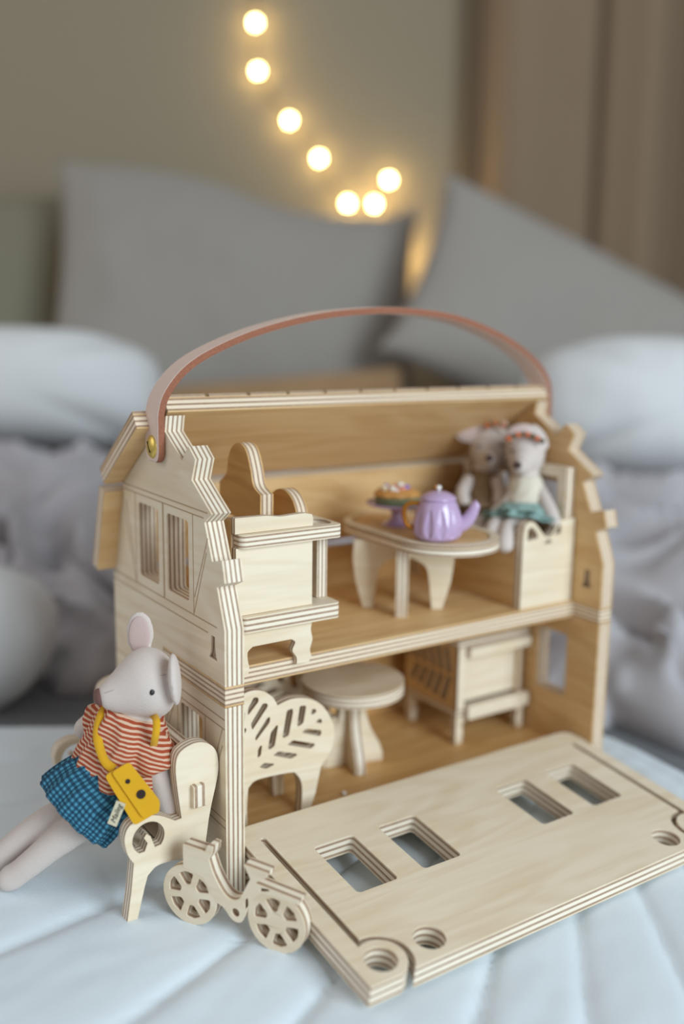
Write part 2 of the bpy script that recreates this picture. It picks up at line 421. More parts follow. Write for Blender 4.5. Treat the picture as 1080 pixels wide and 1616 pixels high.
# ------------------------------------------------------------------ pillows, blankets
def pillow(name, label, c, ex, ey, w, h, th, mat, group=None, n=1.0, pinch=0.06, seed=0, wr=0.6, rnd=0, sag=None):
    ex, ey = V(ex).normalized(), V(ey).normalized(); ez = ex.cross(ey).normalized(); c = V(c); o = MB(); NU, NV = 48, 36
    def surf(sg):
        def f(u, v):
            a, b = 2*u-1, 2*v-1
            px = a*(w/2)*(1-pinch*(1-b*b)*abs(a)); py = b*(h/2)*(1-pinch*(1-a*a)*abs(b))
            if rnd:
                k_ = max(abs(a), abs(b))/max(1e-6, (abs(a)**rnd+abs(b)**rnd)**(1/rnd)); px, py = a*k_*w/2, b*k_*h/2
            if sag: py -= sag(a)*max(0, b+1)/2
            q = max(0, (1-abs(a)**3.0)*(1-abs(b)**3.0))**(0.5*n)
            z = sg*th/2*q+(noise.noise(V((px*0.09+seed, py*0.09, sg*3)))*wr+noise.noise(V((px*0.3, py*0.16+seed, sg)))*wr*0.35)*q
            return c+ex*px+ey*py+ez*z
        return f
    o.grid(surf(1), NU, NV); o.grid(surf(-1), NU, NV)
    bmesh.ops.remove_doubles(o.bm, verts=o.bm.verts, dist=1e-5)
    return tag(o.build(name, mat, smooth=80), label, 'pillow', group)
UPB = (eF*0.38+V((0, 0, 0.92))).normalized()           # leaning back against the wall
pc = hit_depth(370, 462, 154)
pillow('cushion', 'large grey linen pillow leaning under the hanging fairy lights', pc, (eR+V((0, 0, -0.03))), UPB, 58.5, 43, 13, mPIL, seed=2, wr=1.4, sag=lambda a: 7.2/(1+math.exp(-(a-0.05)*7))-12*max(0, a-0.82))
pc = hit_depth(935, 552, 141)
pillow('cushion', 'grey linen pillow leaning in the corner beside the curtain', pc, (eR*0.9+V((0, 0, -0.43))), (UPB+eR*0.35), 58, 29, 12, mPIL, seed=5, wr=1.2)
pc = hit_depth(-60, 480, 168)
pillow('cushion', 'dull olive grey pillow propped against the wall behind the white pillow', pc, eR, UPB, 36, 42, 10, plain('olive_linen', srgb(134, 130, 112), 0.9, bump=0.2, bscale=300, var=0.05), seed=8)
pc = hit_depth(20, 618, 112)
pillow('sleeping_pillow', 'plump white pillow resting on the blanket below the olive cushion', pc, eR, V((0, 0, 1))+eF*0.25, 34, 13.5, 20, mWPI, n=0.8, rnd=3.2, seed=3, wr=0.6)
pc = hit_depth(1068, 655, 104)
pillow('sleeping_pillow', 'soft white pillow lying below the grey corner cushion', pc, eR+V((0, 0, -0.06)), V((0, 0, 1))+eF*0.25, 33, 15.0, 20, mWPI, n=0.8, rnd=3.0, seed=6, wr=1.2)

def heap(name, label, r0, r1, d0, d1, H, seed, amp=3.0, mat=mBLA):
    o = MB()
    def f(u, v):
        r = r0+(r1-r0)*u; d = d0+(d1-d0)*v-min(11, max(0, r-14)*0.8)*(1-v)
        prof = math.sin(min(1, v*1.45)*math.pi/2)**0.8
        if v > 0.8: prof *= 1-((v-0.8)/0.2)**2*0.9
        ed = min(1, u*7, (1-u)*7)**0.5
        p = V((r*0.095+d*0.04+seed, d*0.085-r*0.02, seed*1.7)); q = p+V((noise.noise(p*0.7), noise.noise(p*0.7+V((9, 0, 0))), 0))*1.3
        a = 1-abs(noise.noise(q))*2.2; b_ = 1-abs(noise.noise(q*2.1+V((3, 1, 0))))*2.0
        c_ = 1-abs(noise.noise(q*4.3+V((1, 5, 2))))*2.0
        z = H*prof*ed+amp*(a*0.9+b_*0.5+c_*0.2-0.4)*min(1, prof+0.15)*ed
        dd = -amp*0.9*(a*0.6+b_*0.5)*(1-v)
        return room(r+amp*0.4*noise.noise(q*1.5), d+dd, max(0.05, z) if v > 0.01 else 0.05)
    o.grid(f, 150, 90)
    return tag(o.build(name, mat, smooth=80, thick=0.35), label, 'blanket')
heap('crumpled_blanket', 'crumpled lilac grey linen blanket heaped behind the bench and striped mouse', -62, 3, 76, 120, 10.5, 4.2, 5.2)
heap('crumpled_blanket', 'crumpled pale grey linen blanket heaped behind the gable beside the daybed', 12, 66, 74.5, 116, 10.0, 9.1, 5.4)
# white folded duvet corner at the far left
o = MB(); pth = [hit_depth(-60, 1000, 74), hit_depth(-20, 1005, 72.5), hit_depth(20, 1012, 72), hit_depth(48, 1022, 71.6), hit_depth(62, 1030, 71.4)]
o.loft(pth, [(5.4, 5.6), (5.3, 5.5), (4.8, 5.0), (3.4, 3.8), (1.6, 1.8)], 32, fn=lambda t, a: 1+0.03*math.sin(5*a+t*4))
tag(o.build('folded_duvet', mWPI, smooth=80), 'rounded end of a white folded duvet on the grey sheet', 'duvet')
# wooden board behind the ridge
A_, B_ = hit_depth(262, 612, 127), hit_depth(628, 582, 133)
ex = (B_-A_).normalized()
o = plate('wooden_board', rect(-(B_-A_).length/2, -20.6, (B_-A_).length/2, 0), 1.6, (A_+B_)/2, ex, V((0, 0, 1))+eF*0.2, None, plain('brown_board_wood', srgb(158, 124, 86), 0.7, var=0.15, bscale=30), bev=0.1)
tag(o, 'loose brown wooden board propped behind the roof ridge', 'board')

# ------------------------------------------------------------------ curtain
mCUR = cloth('beige_curtain', srgb(150, 130, 108), weave=400, bump=0.2, var=0.12, soft=3)
def curt(u, v):
    r = 21+115*u; d = 193-max(0, u-0.62)*90
    ph = u*19+0.5*math.sin(u*23)
    d += 5.0*math.sin(ph*2)+1.2*math.sin(ph*5.1); r += 2.6*math.cos(ph*2)
    return room(r, d, -40+v*212)
tag(MB().grid(curt, 300, 6).build('curtain', mCUR, smooth=80, thick=0.3), 'long beige curtain hanging in deep folds beside the bed', 'curtain')

# ------------------------------------------------------------------ fairy lights
mBULB = emit('warm_bulb', (1.0, 0.70, 0.28, 1), 60.0)
t = thing('string_lights', 'warm white fairy light string hanging down the wall behind the pillows', 'string lights', hit_depth(403, -60, 190))
pts_l = [(395, -90), (403, 36), (407, 112), (457, 190), (504, 250), (549, 321), (591, 322), (614, 284), (585, 440), (560, 465)]
def on_wall(u, v, gap):
    d = (hit_depth(u, v, 1)-C); k = (WALL_D-gap)/d.dot(eF); return C+d*k
pw = [on_wall(u, v, 2.5) for u, v in pts_l]
MB().loft(crv(pw, 6, False), [0.14]*(6*(len(pw)-1)+1), 6).build('wire', plain('copper_wire', srgb(120, 90, 60), 0.4, metal=0.7), t)
for q in pw[1:]:
    MB().egg(q, XYZ, (0.52, 0.52, 0.62), 14, 8).build('bulb', mBULB, t)
def lamp(q, e):
    l = bpy.data.lights.new('bulb_glow', 'POINT'); l.energy = e; l.color = (1.0, 0.66, 0.25); l.shadow_soft_size = 0.02
    ob = bpy.data.objects.new('bulb_glow', l); col.objects.link(ob); ob.location = (V(q)-eF*2.2)*S
for q in pw[1:]: lamp(q, 0.06)
lamp(pw[-2]+eR*8+V((0, 0, 4)), 0.3)

# ================================================================== THE TOY HOUSE
house = thing('toy_house', 'open birch plywood doll house with stepped gables and leather carrying handle', 'doll house', (13, 7, 1.4))
WX = 26.0
TP = [(-0.06, 16.85), (0.2, 17.85), (1.2, 17.6), (1.95, 19.3), (1.2, 19.8), (3.28, 21.1), (2.84, 22.12), (3.58, 22.66), (4.3, 21.9), (6.25, 23.1), (6.06, 23.88)]
profile = [(0, 1.4), (0, 10.91), (7.02, 10.91), (7.02, 11.93), (0, 11.93), (0, 14.6), (0.73, 16.5)] + TP + [(6.4, 23.72), (11.98, 19.74), (11.94, 19.3), (13.6, 14.6), (13.77, 14.4), (13.77, 1.4)]
wins = [rect(3.72, 15.11, 6.24, 19.07, 0.22), rect(7.31, 15.11, 9.87, 19.07, 0.22), rect(2.45, 5.6, 4.95, 9.62, 0.22)]
key = fillet([(0.98, 14.08), (1.36, 14.08), (1.42, 13.25), (1.62, 12.95), (0.74, 12.95), (0.92, 13.25)], 0.08)
for x0 in (0.0, WX-1.0):
    sw = pYZ('side_wall', profile, x0, x0+1.0, house, plywood(1.0, 9, 0 if x0 == 0 else 1), wins+[key])  # right wall: warm interreflection painted in as a darker orange veneer
    if x0 == 0.0: left_wall = sw
# fine engraved half-timber lines on the outer face
def lines(name, segs, w=0.06):
    o = MB()
    for y1, z1, y2, z2 in segs:
        a, b_ = V((-0.004, y1, z1)), V((-0.004, y2, z2)); d = (b_-a)
        o.box((a+b_)/2, (d, V((1, 0, 0)).cross(d), X_), (d.length/2, w/2, 0.008))
    return o.build(name, mLIN, left_wall)
E_ = [(11.9, 19.79, 1.6, 19.79), (12.0, 19.5, 2.0, 19.5), (13.7, 14.58, 0.75, 14.58), (13.75, 14.1, 1.7, 14.1), (10.3, 19.5, 10.3, 14.6), (6.62, 19.5, 6.62, 14.6), (6.72, 19.5, 6.72, 14.6), (3.2, 19.5, 3.2, 14.6),
      (1.61, 18.61, 3.1, 15.5), (1.76, 17.9, 3.16, 14.7), (11.6, 18.9, 10.45, 15.5), (11.8, 18.2, 10.4, 14.7),
      (7.5, 10.32, 0.05, 10.32), (13.7, 9.86, 0.05, 9.86), (2.1, 9.86, 2.1, 2.0), (5.3, 9.86, 5.3, 2.0), (5.5, 9.8, 7.0, 6.8), (5.8, 9.8, 7.0, 7.5), (7.1, 9.86, 7.1, 2.0), (7.3, 9.86, 7.3, 2.0), (0.3, 9.8, 2.0, 6.0), (0.3, 9.0, 2.0, 5.2), (13.6, 5.3, 0.05, 5.3), (13.6, 4.9, 0.05, 4.9)]
lines('engraving', E_)

pXY('middle_floor', [(0, 0), (1, 0), (1, 2.11), (WX-1, 2.11), (WX-1, 0), (WX, 0), (WX, 7), (WX-1, 7), (WX-1, 12.72), (1, 12.72), (1, 7), (0, 7)], 10.92, 11.92, house, plywood(1.0, 9, 1))  # orange tone: wood colour plus painted interior glow
pXY('base_floor', rect(1.01, 0.35, WX-1.01, 12.72), 1.5, 2.5, house, plywood(1.0, 7, 2))
pXZ('back_wall', rect(1.01, 1.5, WX-1.01, 14.4), 12.75, 13.75, house, plywood(1.0, 7, 2))
# roof: upper board with raised shingle strips, steeper lower board
dA, nA = V((0, 0.815, -0.58)).normalized(), V((0, 0.58, 0.815)).normalized()
oA = V((0, 6.02, 24.06))
LA, SO = 7.45, 1.48
ra = plate('upper_roof_board', [(0.1, 0), (0.1, -SO), (-1.05, -SO), (-1.05, -LA), (27.05, -LA), (27.05, -SO), (25.95, -SO), (25.95, 0)], 0.84, oA+nA*0.42, X_, -dA, house, plywood(0.84, 7, 1))
n_st = 11; w_st = 25.85/n_st
for i in range(n_st):
    x0 = 0.1+i*w_st+0.1; x1 = 0.1+(i+1)*w_st-0.1
    plate('shingle', rect(x0, -LA, x1, 0.0), 0.16, oA+nA*0.921, X_, -dA, ra, plywood(0.16, 3), bev=0.02)
for x0, x1 in ((-1.05, 0.06), (25.99, 27.05)):
    plate('shingle', rect(x0, -LA, x1, -SO), 0.16, oA+nA*0.921, X_, -dA, ra, plywood(0.16, 3), bev=0.02)
dB, nB = V((0, 0.30, -0.954)).normalized(), V((0, 0.954, 0.30)).normalized()
plate('lower_roof_board', rect(-1.05, -4.85, 27.05, 0), 0.85, V((0, 12.02, 19.32))+nB*0.43, X_, -dB, house, plywood(0.85, 7, 1))

# leather handle: a strap with raw edges, screwed to both gables
pth = [(-0.21, 21.55), (-0.21, 22.3), (-0.20, 23.2), (-0.16, 24.1), (0.22, 25.05), (1.3, 26.2), (3.1, 27.17), (5.64, 28.07), (8.7, 28.76), (11.6, 29.1), (14.55, 29.2), (18.25, 28.87), (21.77, 27.88), (24.3, 26.65), (25.85, 25.3), (26.21, 23.9), (26.21, 22.3), (26.21, 21.55)]
P2 = crv(pth, 6, False)
o = MB(); Y0, Y1, TH = 6.15, 7.8, 0.36; rows = []
for i, (x, z) in enumerate(P2):
    a, b_ = P2[max(0, i-1)], P2[min(len(P2)-1, i+1)]
    tn = V((b_[0]-a[0], 0, b_[1]-a[1])).normalized(); nn = V((-tn.z, 0, tn.x))
    s_end = min(i, len(P2)-1-i); nar = 1.0 if s_end > 5 else math.sqrt(1-(1-(s_end+0.35)/5.6)**2*0.85)
    ym, hw = (Y0+Y1)/2, (Y1-Y0)/2*nar
    rows.append([o.bm.verts.new((V((x, ym+sy*hw, z))+nn*(sn*TH/2))*S) for sy, sn in ((-1, -1), (-1, 1), (1, 1), (1, -1))])
for i in range(len(rows)-1):
    for k in range(4):
        f = o.bm.faces.new((rows[i][k], rows[i][(k+1) % 4], rows[i+1][(k+1) % 4], rows[i+1][k])); f.material_index = 0 if k in (1, 3) else 1
for r_ in (rows[0], rows[-1]): o.bm.faces.new(r_).material_index = 1
hd = o.build('carrying_handle', [mLEA, mLEE], house, smooth=40)
bv = hd.modifiers.new('b', 'BEVEL'); bv.width = 0.05*S; bv.segments = 2; bv.limit_method = 'ANGLE'; bv.angle_limit = math.radians(50)
tag(hd, 'pale pink leather strap with raw brown edges')
for sx, x in ((-1, -0.39), (1, WX+0.39)):
    ax = ((0, 1, 0), (0, 0, 1), (sx, 0, 0))
    sc = MB().lathe((x, 6.95, 22.3), [(0.56, -0.12), (0.58, 0.0), (0.52, 0.08), (0.36, 0.15), (0.15, 0.185), (0.001, 0.19)], 28, ax=ax).build('screw', mBRA, hd, smooth=60)
    MB().box((x+sx*0.17, 6.95, 22.3), ((0, 0.5, 0.87), (0, -0.87, 0.5), X_), (0.3, 0.045, 0.03)).build('slot', plain('screw_slot', srgb(70, 54, 26), 0.5, metal=0.8), sc)

# ------------------------------------------------------------------ front panel lying open
Rp = Matrix(((0.9998, -0.0125, 0.0123), (0.0138, 0.9928, -0.1193), (-0.0108, 0.1195, 0.9928)))
Tp = V((12.99, 1.69, 3.70))
h, L = 11.92, 11.76
sx_, w_ = 10.9, 0.15
cx, cy, R = 10.6, -10.68, 1.28
def latch():
    """slit from the front edge round the finger hole and up the arm (right side, x>0); from inside to outside"""
    a = []
    ro, ri = R+w_, R-w_
    y0, y1 = -1.32, -9.2
    def ang_at_front(r): return math.degrees(math.asin((-L-cy)/r))
    af = 180-ang_at_front(ro)                 # inner (panel) side of the slit, coming from the front edge
    ang_o = 180-math.degrees(math.acos((cx-(sx_-w_))/ro)) if abs(cx-(sx_-w_)) < ro else 90
    ang_o = math.degrees(math.acos((sx_-w_-cx)/ro)); ang_i = math.degrees(math.acos((sx_+w_-cx)/ri))
    for i in range(15): q = math.radians(af+(ang_o-af)*i/14); a.append((cx+ro*math.cos(q), cy+ro*math.sin(q)))
    a += [(sx_-w_, y0), (sx_-w_*0.4, y0+0.12), (sx_+w_*0.4, y0+0.12), (sx_+w_, y0)]
    ai = 180-ang_at_front(ri)
    for i in range(15): q = math.radians(ang_i+(ai-ang_i)*i/14); a.append((cx+ri*math.cos(q), cy+ri*math.sin(q)))
    return a
lt = latch()
out = [(-h, -0.9), (-h+0.12, -0.4), (-h+0.45, -0.1), (-h+0.95, 0), (h-0.95, 0), (h-0.45, -0.1), (h-0.12, -0.4), (h, -0.9), (h, -L)] + lt[::-1] + [(-x, y) for x, y in lt] + [(-h, -L)]
ph_ = [rect(x0, -6.79, x1, -2.98, 0.22) for x0, x1 in ((-9.05, -6.72), (-5.19, -2.82), (2.82, 5.19), (6.72, 9.05))]
ph_ += [circ(sg*7.97, -10.6, 0.73) for sg in (-1, 1)] + [circ(sg*10.62, -10.66, 0.73) for sg in (-1, 1)]
fp = plate('front_panel', out, 1.0, Tp-Rp.col[2]*0.5, Rp.col[0], Rp.col[1], None, plywood(1.0, 7), ph_)
tag(fp, 'birch plywood front panel with four window holes lying open before the house', 'panel')

# ================================================================== UPPER STOREY FURNITURE (floor 11.92)
FU, FL = 11.925, 2.505
# washstand
ws = thing('toy_washstand', 'pale plywood toy washstand with curved backboard on the upper floor edge', 'washstand', (4.4, 3.5, FU))
T7 = plywood(0.7)
legs_o = crv([(1.5, 13.0), (1.5, 12.4), (1.62, 12.0), (1.5, 11.62)], 4, False) + [(2.15, 11.62)] + crv([(2.2, 12.0), (2.12, 12.35), (2.12, 12.75), (2.4, 12.98)], 4, False) + crv([(4.55, 13.0), (4.78, 12.8), (4.62, 12.4), (4.86, 12.0), (4.88, 11.65)], 4, False) + [(5.6, 11.65)] + crv([(5.75, 11.9), (5.66, 12.3), (5.8, 12.8), (5.7, 13.3), (5.78, 13.75)], 4, False) + [(1.5, 13.79)]
pXZ('apron', legs_o, 1.72, 2.1, ws, plywood(0.38, 5))
pXY('lower_shelf', rect(1.7, 1.4, 7.25, 5.9, 0.25), 13.8, 14.6, ws, plywood(0.8, 7))
pXZ('cabinet_front', rect(1.5, 14.61, 5.76, 17.93), 1.72, 2.1, ws, plywood(0.38, 5))
pXY('top_board', rect(1.6, 1.4, 7.35, 5.9, 0.35), 17.94, 18.6, ws, plywood(0.66, 7), [circ(6.75, 2.75, 0.5, 28, ry=0.85)])
pXZ('upstand', [(1.46, 18.61), (5.78, 18.61), (5.8, 19.0), (5.72, 19.2)] + crv([(5.3, 19.3), (4.6, 19.28), (3.9, 19.26), (3.2, 19.36), (2.6, 19.38), (1.46, 19.4)], 4, False), 1.72, 2.1, ws, plywood(0.38, 5))
pYZ('side_panel', rect(2.12, 11.93, 5.6, 19.25), 1.46, 1.7-0.02, ws, plywood(0.22, 3, 1), [rect(2.7, 11.9-0.5, 4.9, 11.9-0.4)][:0])
pYZ('side_panel', rect(2.6, 14.61, 5.6, 17.93), 6.58, 7.2, ws, plywood(0.62, 7))
pYZ('leg', rect(4.9, 11.93, 5.6, 13.79), 6.3, 7.0, ws, T7)
hb = crv([(3.16, 18.62), (3.15, 20.1)], 1, False) + crv([(3.15, 20.1), (3.85, 20.45), (4.18, 21.3), (4.64, 22.15), (5.31, 22.45), (6.0, 22.25), (6.5, 21.65), (6.73, 20.8), (7.3, 20.35)], 6, False) + [(7.55, 20.2), (7.55, 18.62)]
pYZ('backboard', hb, 3.6, 4.35, ws, plywood(0.75, 7, 2))
pYZ('backboard', [(3.0, 18.62)] + circ(4.5, 18.62, 1.5, 24, 180, 0, ry=1.45) + [(6.0, 18.62)], 5.6, 6.3, ws, plywood(0.7, 7, 2))

# dining table upstairs
tb = thing('toy_table', 'oval birch toy table holding a lilac teapot upstairs', 'table', (15.6, 6.5, FU))
def stadium(x0, y0, x1, y1, n=20):
    r = (x1-x0)/2; c = (x0+x1)/2
    return circ(c, y1-r, r, n, 0, 180)+circ(c, y0+r, r, n, 180, 360)
pXY('tabletop', stadium(12.95, 0.85, 19.2, 11.9), 16.03, 16.54, tb, plywood(0.51, 5), bev=0.04)
pXY('rim', stadium(12.95, 0.85, 19.2, 11.9), 16.545, 16.7, tb, plywood(0.155, 3), [stadium(13.5, 1.4, 18.65, 11.35)], 0.03)
pXY('inlay', stadium(13.57, 1.47, 18.58, 11.28), 16.545, 16.69, tb, plywood(0.145, 3, 1), (), 0.03)
def arch(hw, hl, top, t=0.62):
    return [(-hl, FU), (-hl+0.62, FU)] + crv([(-hl+0.78, FU+1.4), (-hl+1.0, FU+2.5), (-hl+1.7, FU+3.0), (0, FU+3.05), (hl-1.7, FU+3.0), (hl-1.0, FU+2.5), (hl-0.78, FU+1.4)], 4, False) + [(hl-0.62, FU), (hl, FU)] + crv([(hl+0.45, FU+1.6), (hl+0.62, FU+3.0), (hl+0.55, top)], 4, False) + crv([(-hl-0.55, top), (-hl-0.62, FU+3.0), (-hl-0.45, FU+1.6)], 4, False)
tc_ = V((15.05, 6.45, 0))
plate('leg_frame', arch(0, 2.35, 16.02), 0.7, tc_, (0.8, -0.6, 0), Z_, tb, T7)
plate('leg_frame', arch(0, 2.25, 16.02), 0.7, tc_, (0.62, 0.785, 0), Z_, tb, T7)

# teapot
tp = thing('toy_teapot', 'glossy lilac toy teapot with golden handle on the oval table', 'teapot', (14.85, 3.15, 16.71))
tz = V((14.85, 3.15, 16.70))
prof = [(0.95, 0.0), (1.12, 0.06), (1.3, 0.25), (1.38, 0.55), (1.38, 0.9), (1.3, 1.35), (1.16, 1.8), (1.02, 2.12), (0.95, 2.22), (0.9, 2.27)]
fine_p = crv(prof, 5, False)
def flute(i, z, a):
    q = (a*12/(2*math.pi)+0.5) % 1-0.5
    zz = (z-1.0)/0.72
    if abs(zz) >= 1: return 1
    ww = 0.36*math.sqrt(1-zz*zz)*(1-0.3*zz)
    return 1-0.075*(1-(q/ww)**2) if abs(q) < ww else 1
MB().lathe(tz, fine_p, 144, flute).build('body', mPUR, tp, smooth=60)
ld = MB().lathe(tz+V((0, 0, 2.27)), [(0.97, 0), (1.02, 0.03), (1.0, 0.09), (0.9, 0.2), (0.68, 0.33), (0.4, 0.43), (0.12, 0.47), (0.001, 0.475)], 48).build('lid', mPUR, tp, smooth=50)
MB().lathe(tz+V((0, 0, 2.73)), [(0.08, 0), (0.08, 0.06), (0.15, 0.12), (0.17, 0.2), (0.13, 0.28), (0.001, 0.32)], 20).build('knob', mWHI, ld)
MB().egg(tz+V((0, 0, 2.93))-eR*0.16, XYZ, (0.12, 0.12, 0.12), 12, 8).build('gilt_dot', mGOL, ld)
sp_ = [tz+eR*1.05+V((0, 0, 0.75)), tz+eR*1.5+V((0, 0, 0.95)), tz+eR*1.85+V((0, 0, 1.4)), tz+eR*2.1+V((0, 0, 1.95)), tz+eR*2.22+V((0, 0, 2.08))]
MB().loft(crv(sp_, 5, False), [0.5-0.31*i/20 for i in range(21)], 20, up=eF).build('spout', mPUR, tp)
hn = [tz-eR*0.95+V((0, 0, 2.0)), tz-eR*1.5+V((0, 0, 2.02)), tz-eR*1.85+V((0, 0, 1.75)), tz-eR*1.86+V((0, 0, 1.2)), tz-eR*1.65+V((0, 0, 0.75)), tz-eR*1.25+V((0, 0, 0.6))]
MB().loft(crv(hn, 5, False), [0.13]*26, 14, up=eF).build('handle', mGOL, tp)

# cake stand and cake
cz = V((15.3, 7.55, 16.70))
cs = thing('cake_stand', 'lilac pedestal cake stand behind the teapot', 'cake stand', cz)
MB().lathe(cz, crv([(0.85, 0), (0.86, 0.08), (0.6, 0.2), (0.36, 0.45), (0.34, 0.8), (0.5, 1.1)], 5, False), 40).build('pedestal', mPUR, cs)
def scal(i, z, a): return 1+0.018*math.sin(28*a) if i > 2 else 1
MB().lathe(cz+V((0, 0, 1.08)), [(0.4, 0), (1.3, 0.05), (1.75, 0.16), (1.84, 0.27), (1.8, 0.32), (1.7, 0.22), (0.3, 0.14)], 112, scal).build('plate', mPUR, cs)
ck = cz+V((0, 0, 1.235))
cake = thing('toy_cake', 'round toy cake with cream and berries on the lilac stand', 'cake', ck)
MB().lathe(ck, [(1.2, 0), (1.28, 0.1), (1.33, 0.5), (1.3, 0.56)], 60, lambda i, z, a: 1+0.02*math.sin(30*a)).build('base', plain('green_cake_case', srgb(120, 128, 92), 0.7, var=0.2, bscale=200), cake)
MB().lathe(ck+V((0, 0, 0.56)), [(1.36, 0), (1.38, 0.1), (1.2, 0.28), (0.8, 0.42), (0.3, 0.5), (0.01, 0.52)], 50, lambda i, z, a: 1+0.03*math.sin(11*a+i)).build('crust', plain('golden_crust', srgb(206, 150, 84), 0.6, var=0.2, bscale=300), cake)
for i in range(22):
    a = i*2.4; r_ = 0.22+0.75*((i*7) % 11)/11
    c = [mWHI, plain('cream', srgb(238, 222, 190), 0.5), plain('lilac_berry', srgb(150, 120, 190), 0.4), plain('rose_icing', srgb(226, 150, 130), 0.5)][i % 4]
    q = ck+V((r_*math.cos(a), r_*math.sin(a), 1.08-0.28*r_+(0.14 if i % 3 == 0 else 0)))
    MB().egg(q, XYZ, (0.2, 0.2, 0.18), 12, 8).build('topping', c, cake)

# daybed
db = thing('toy_daybed', 'plywood toy daybed with bow cut-outs standing by the gable upstairs', 'daybed', (22.8, 6, FU))
bow_top = [(20.65, FU), (24.9, FU), (24.9, 17.1), (24.0, 17.1), (23.75, 17.08)] + crv([(23.4, 16.8), (23.05, 16.3), (22.75, 16.14), (22.4, 16.25), (21.95, 16.7), (21.5, 17.12), (21.1, 17.2), (20.75, 16.95), (20.65, 16.5)], 4, False)
bow_h = [fillet([(20.98, 16.05), (21.85, 16.15), (21.75, 16.5), (21.3, 16.9), (21.05, 16.75)], 0.12), fillet([(22.3, 15.75), (23.1, 15.75), (22.75, 16.0)], 0.08), fillet([(23.2, 16.2), (23.75, 16.25), (23.72, 16.85), (23.55, 16.75)], 0.1)]
pXZ('end_board', bow_top, 2.3, 2.9, db, plywood(0.6, 5), bow_h)
pXZ('end_board', bow_top, 11.9, 12.5, db, plywood(0.6, 5), bow_h)
pYZ('side_board', rect(2.92, FU, 11.88, 15.6), 20.66, 21.3, db, plywood(0.64, 5, 1))
pXY('seat_board', rect(20.66, 2.92, 24.2, 11.88), 15.61, 16.1, db, plywood(0.49, 5, 1))
pYZ('back_frame', rect(2.55, FU, 11.95, 20.15, 0.15), 24.25, 24.92, db, plywood(0.67, 5), [rect(3.25, 16.9, 6.9, 19.5, 0.12), rect(7.6, 16.9, 11.2, 19.5, 0.12)])

# ================================================================== LOWER STOREY FURNITURE (floor 2.5)
HEART = [(6.05, 2.56), (6.58, 2.56), (6.98, 3.6)] + crv([(7.32, 5.07), (7.67, 5.43), (8.06, 6.05), (8.16, 6.86), (7.93, 7.62), (7.43, 8.42), (6.86, 8.88), (6.23, 9.14), (5.42, 9.25), (4.61, 9.08)], 4, False) + crv([(4.61, 9.08), (4.35, 9.55), (3.89, 9.95), (3.37, 10.15), (2.8, 10.14), (2.2, 9.85), (1.75, 9.2), (1.6, 8.4), (1.7, 7.4), (1.85, 6.2), (2.0, 5.0)], 4, False)[1:] + [(2.1, 3.8), (2.35, 2.56), (2.85, 2.56), (2.8, 3.8), (2.86, 4.7)] + crv([(2.9, 4.95), (3.22, 5.22), (3.88, 5.28), (5.43, 5.17), (5.78, 4.97), (6.06, 4.49), (6.13, 3.83), (6.08, 2.9)], 4, False)
HH = [[(2.89, 9.28), (3.24, 9.81), (3.5, 9.72), (3.5, 9.51), (2.88, 8.89)], [(3.04, 8.41), (3.76, 9.37), (3.99, 9.32), (4.05, 9.16), (3.14, 8.05)], [(3.3, 7.65), (4.02, 8.53), (4.18, 8.55), (4.15, 8.25), (3.33, 7.4)], [(4.05, 6.86), (4.22, 7.69), (4.55, 8.01), (4.65, 7.96), (4.45, 6.89), (4.15, 6.75)], [(3.42, 6.46), (3.46, 6.94), (3.62, 7.12), (3.7, 7.07), (3.62, 6.54)], [(4.92, 7.28), (5.18, 8.68), (5.52, 8.73), (5.55, 8.53), (5.29, 7.26), (4.98, 7.2)], [(5.8, 7.74), (5.96, 8.76), (6.31, 8.72), (6.34, 8.59), (6.18, 7.75), (5.87, 7.63)], [(6.66, 8.14), (6.72, 8.44), (6.93, 8.4), (7.01, 8.23), (6.8, 8.11)], [(6.94, 7.64), (7.19, 7.81), (7.36, 7.68), (7.33, 7.49)], [(6.07, 7.27), (6.39, 7.39), (7.26, 7.13), (7.34, 6.98), (7.23, 6.78)], [(5.19, 6.78), (5.56, 6.95), (6.88, 6.45), (6.92, 6.35), (6.67, 6.21)], [(4.35, 6.39), (4.68, 6.54), (5.77, 6.14), (5.81, 6.04), (5.43, 5.94)], [(3.52, 5.94), (3.85, 6.1), (4.38, 5.92), (4.41, 5.85), (3.95, 5.74)],
      [(2.3, 8.7), (2.55, 9.2), (2.7, 9.1), (2.65, 8.6)], [(2.2, 7.9), (2.75, 8.3), (2.8, 8.1), (2.3, 7.6)]]
HH = [fillet(q, 0.1, 3) for q in HH]
def leaf_chair(label, o, yaw):
    c_, s_ = math.cos(yaw), math.sin(yaw); ex = V((c_, s_, 0)); ey = V((-s_, c_, 0)); o = V(o)
    t = thing('toy_chair', label, 'chair', o+V((0, 0, FL)))
    k = lambda pts: [(x-4.5, z-2.56+FL) for x, z in pts]
    plate('back_plate', k(HEART), 0.66, o, ex, Z_, t, plywood(0.66, 5), [k(q) for q in HH])
    plate('seat', rect(-1.7, 0.35, 1.7, 3.1, 0.4), 0.5, o+V((0, 0, 5.9)), ex, ey, t, plywood(0.5, 5))
    plate('front_plate', [(-2.0, FL), (-1.4, FL)] + crv([(-1.3, FL+1.6), (-0.8, FL+2.5), (0.8, FL+2.5), (1.3, FL+1.6)], 4, False) + [(1.4, FL), (2.0, FL), (2.1, 5.64), (-2.1, 5.64)], 0.6, o+ey*2.6, ex, Z_, t, plywood(0.6, 5))
    return t, ex, ey
ch, ex, ey = leaf_chair('heart shaped leaf back toy chair standing near the open doorway post', (4.5, 3.5, 0), 0.0)
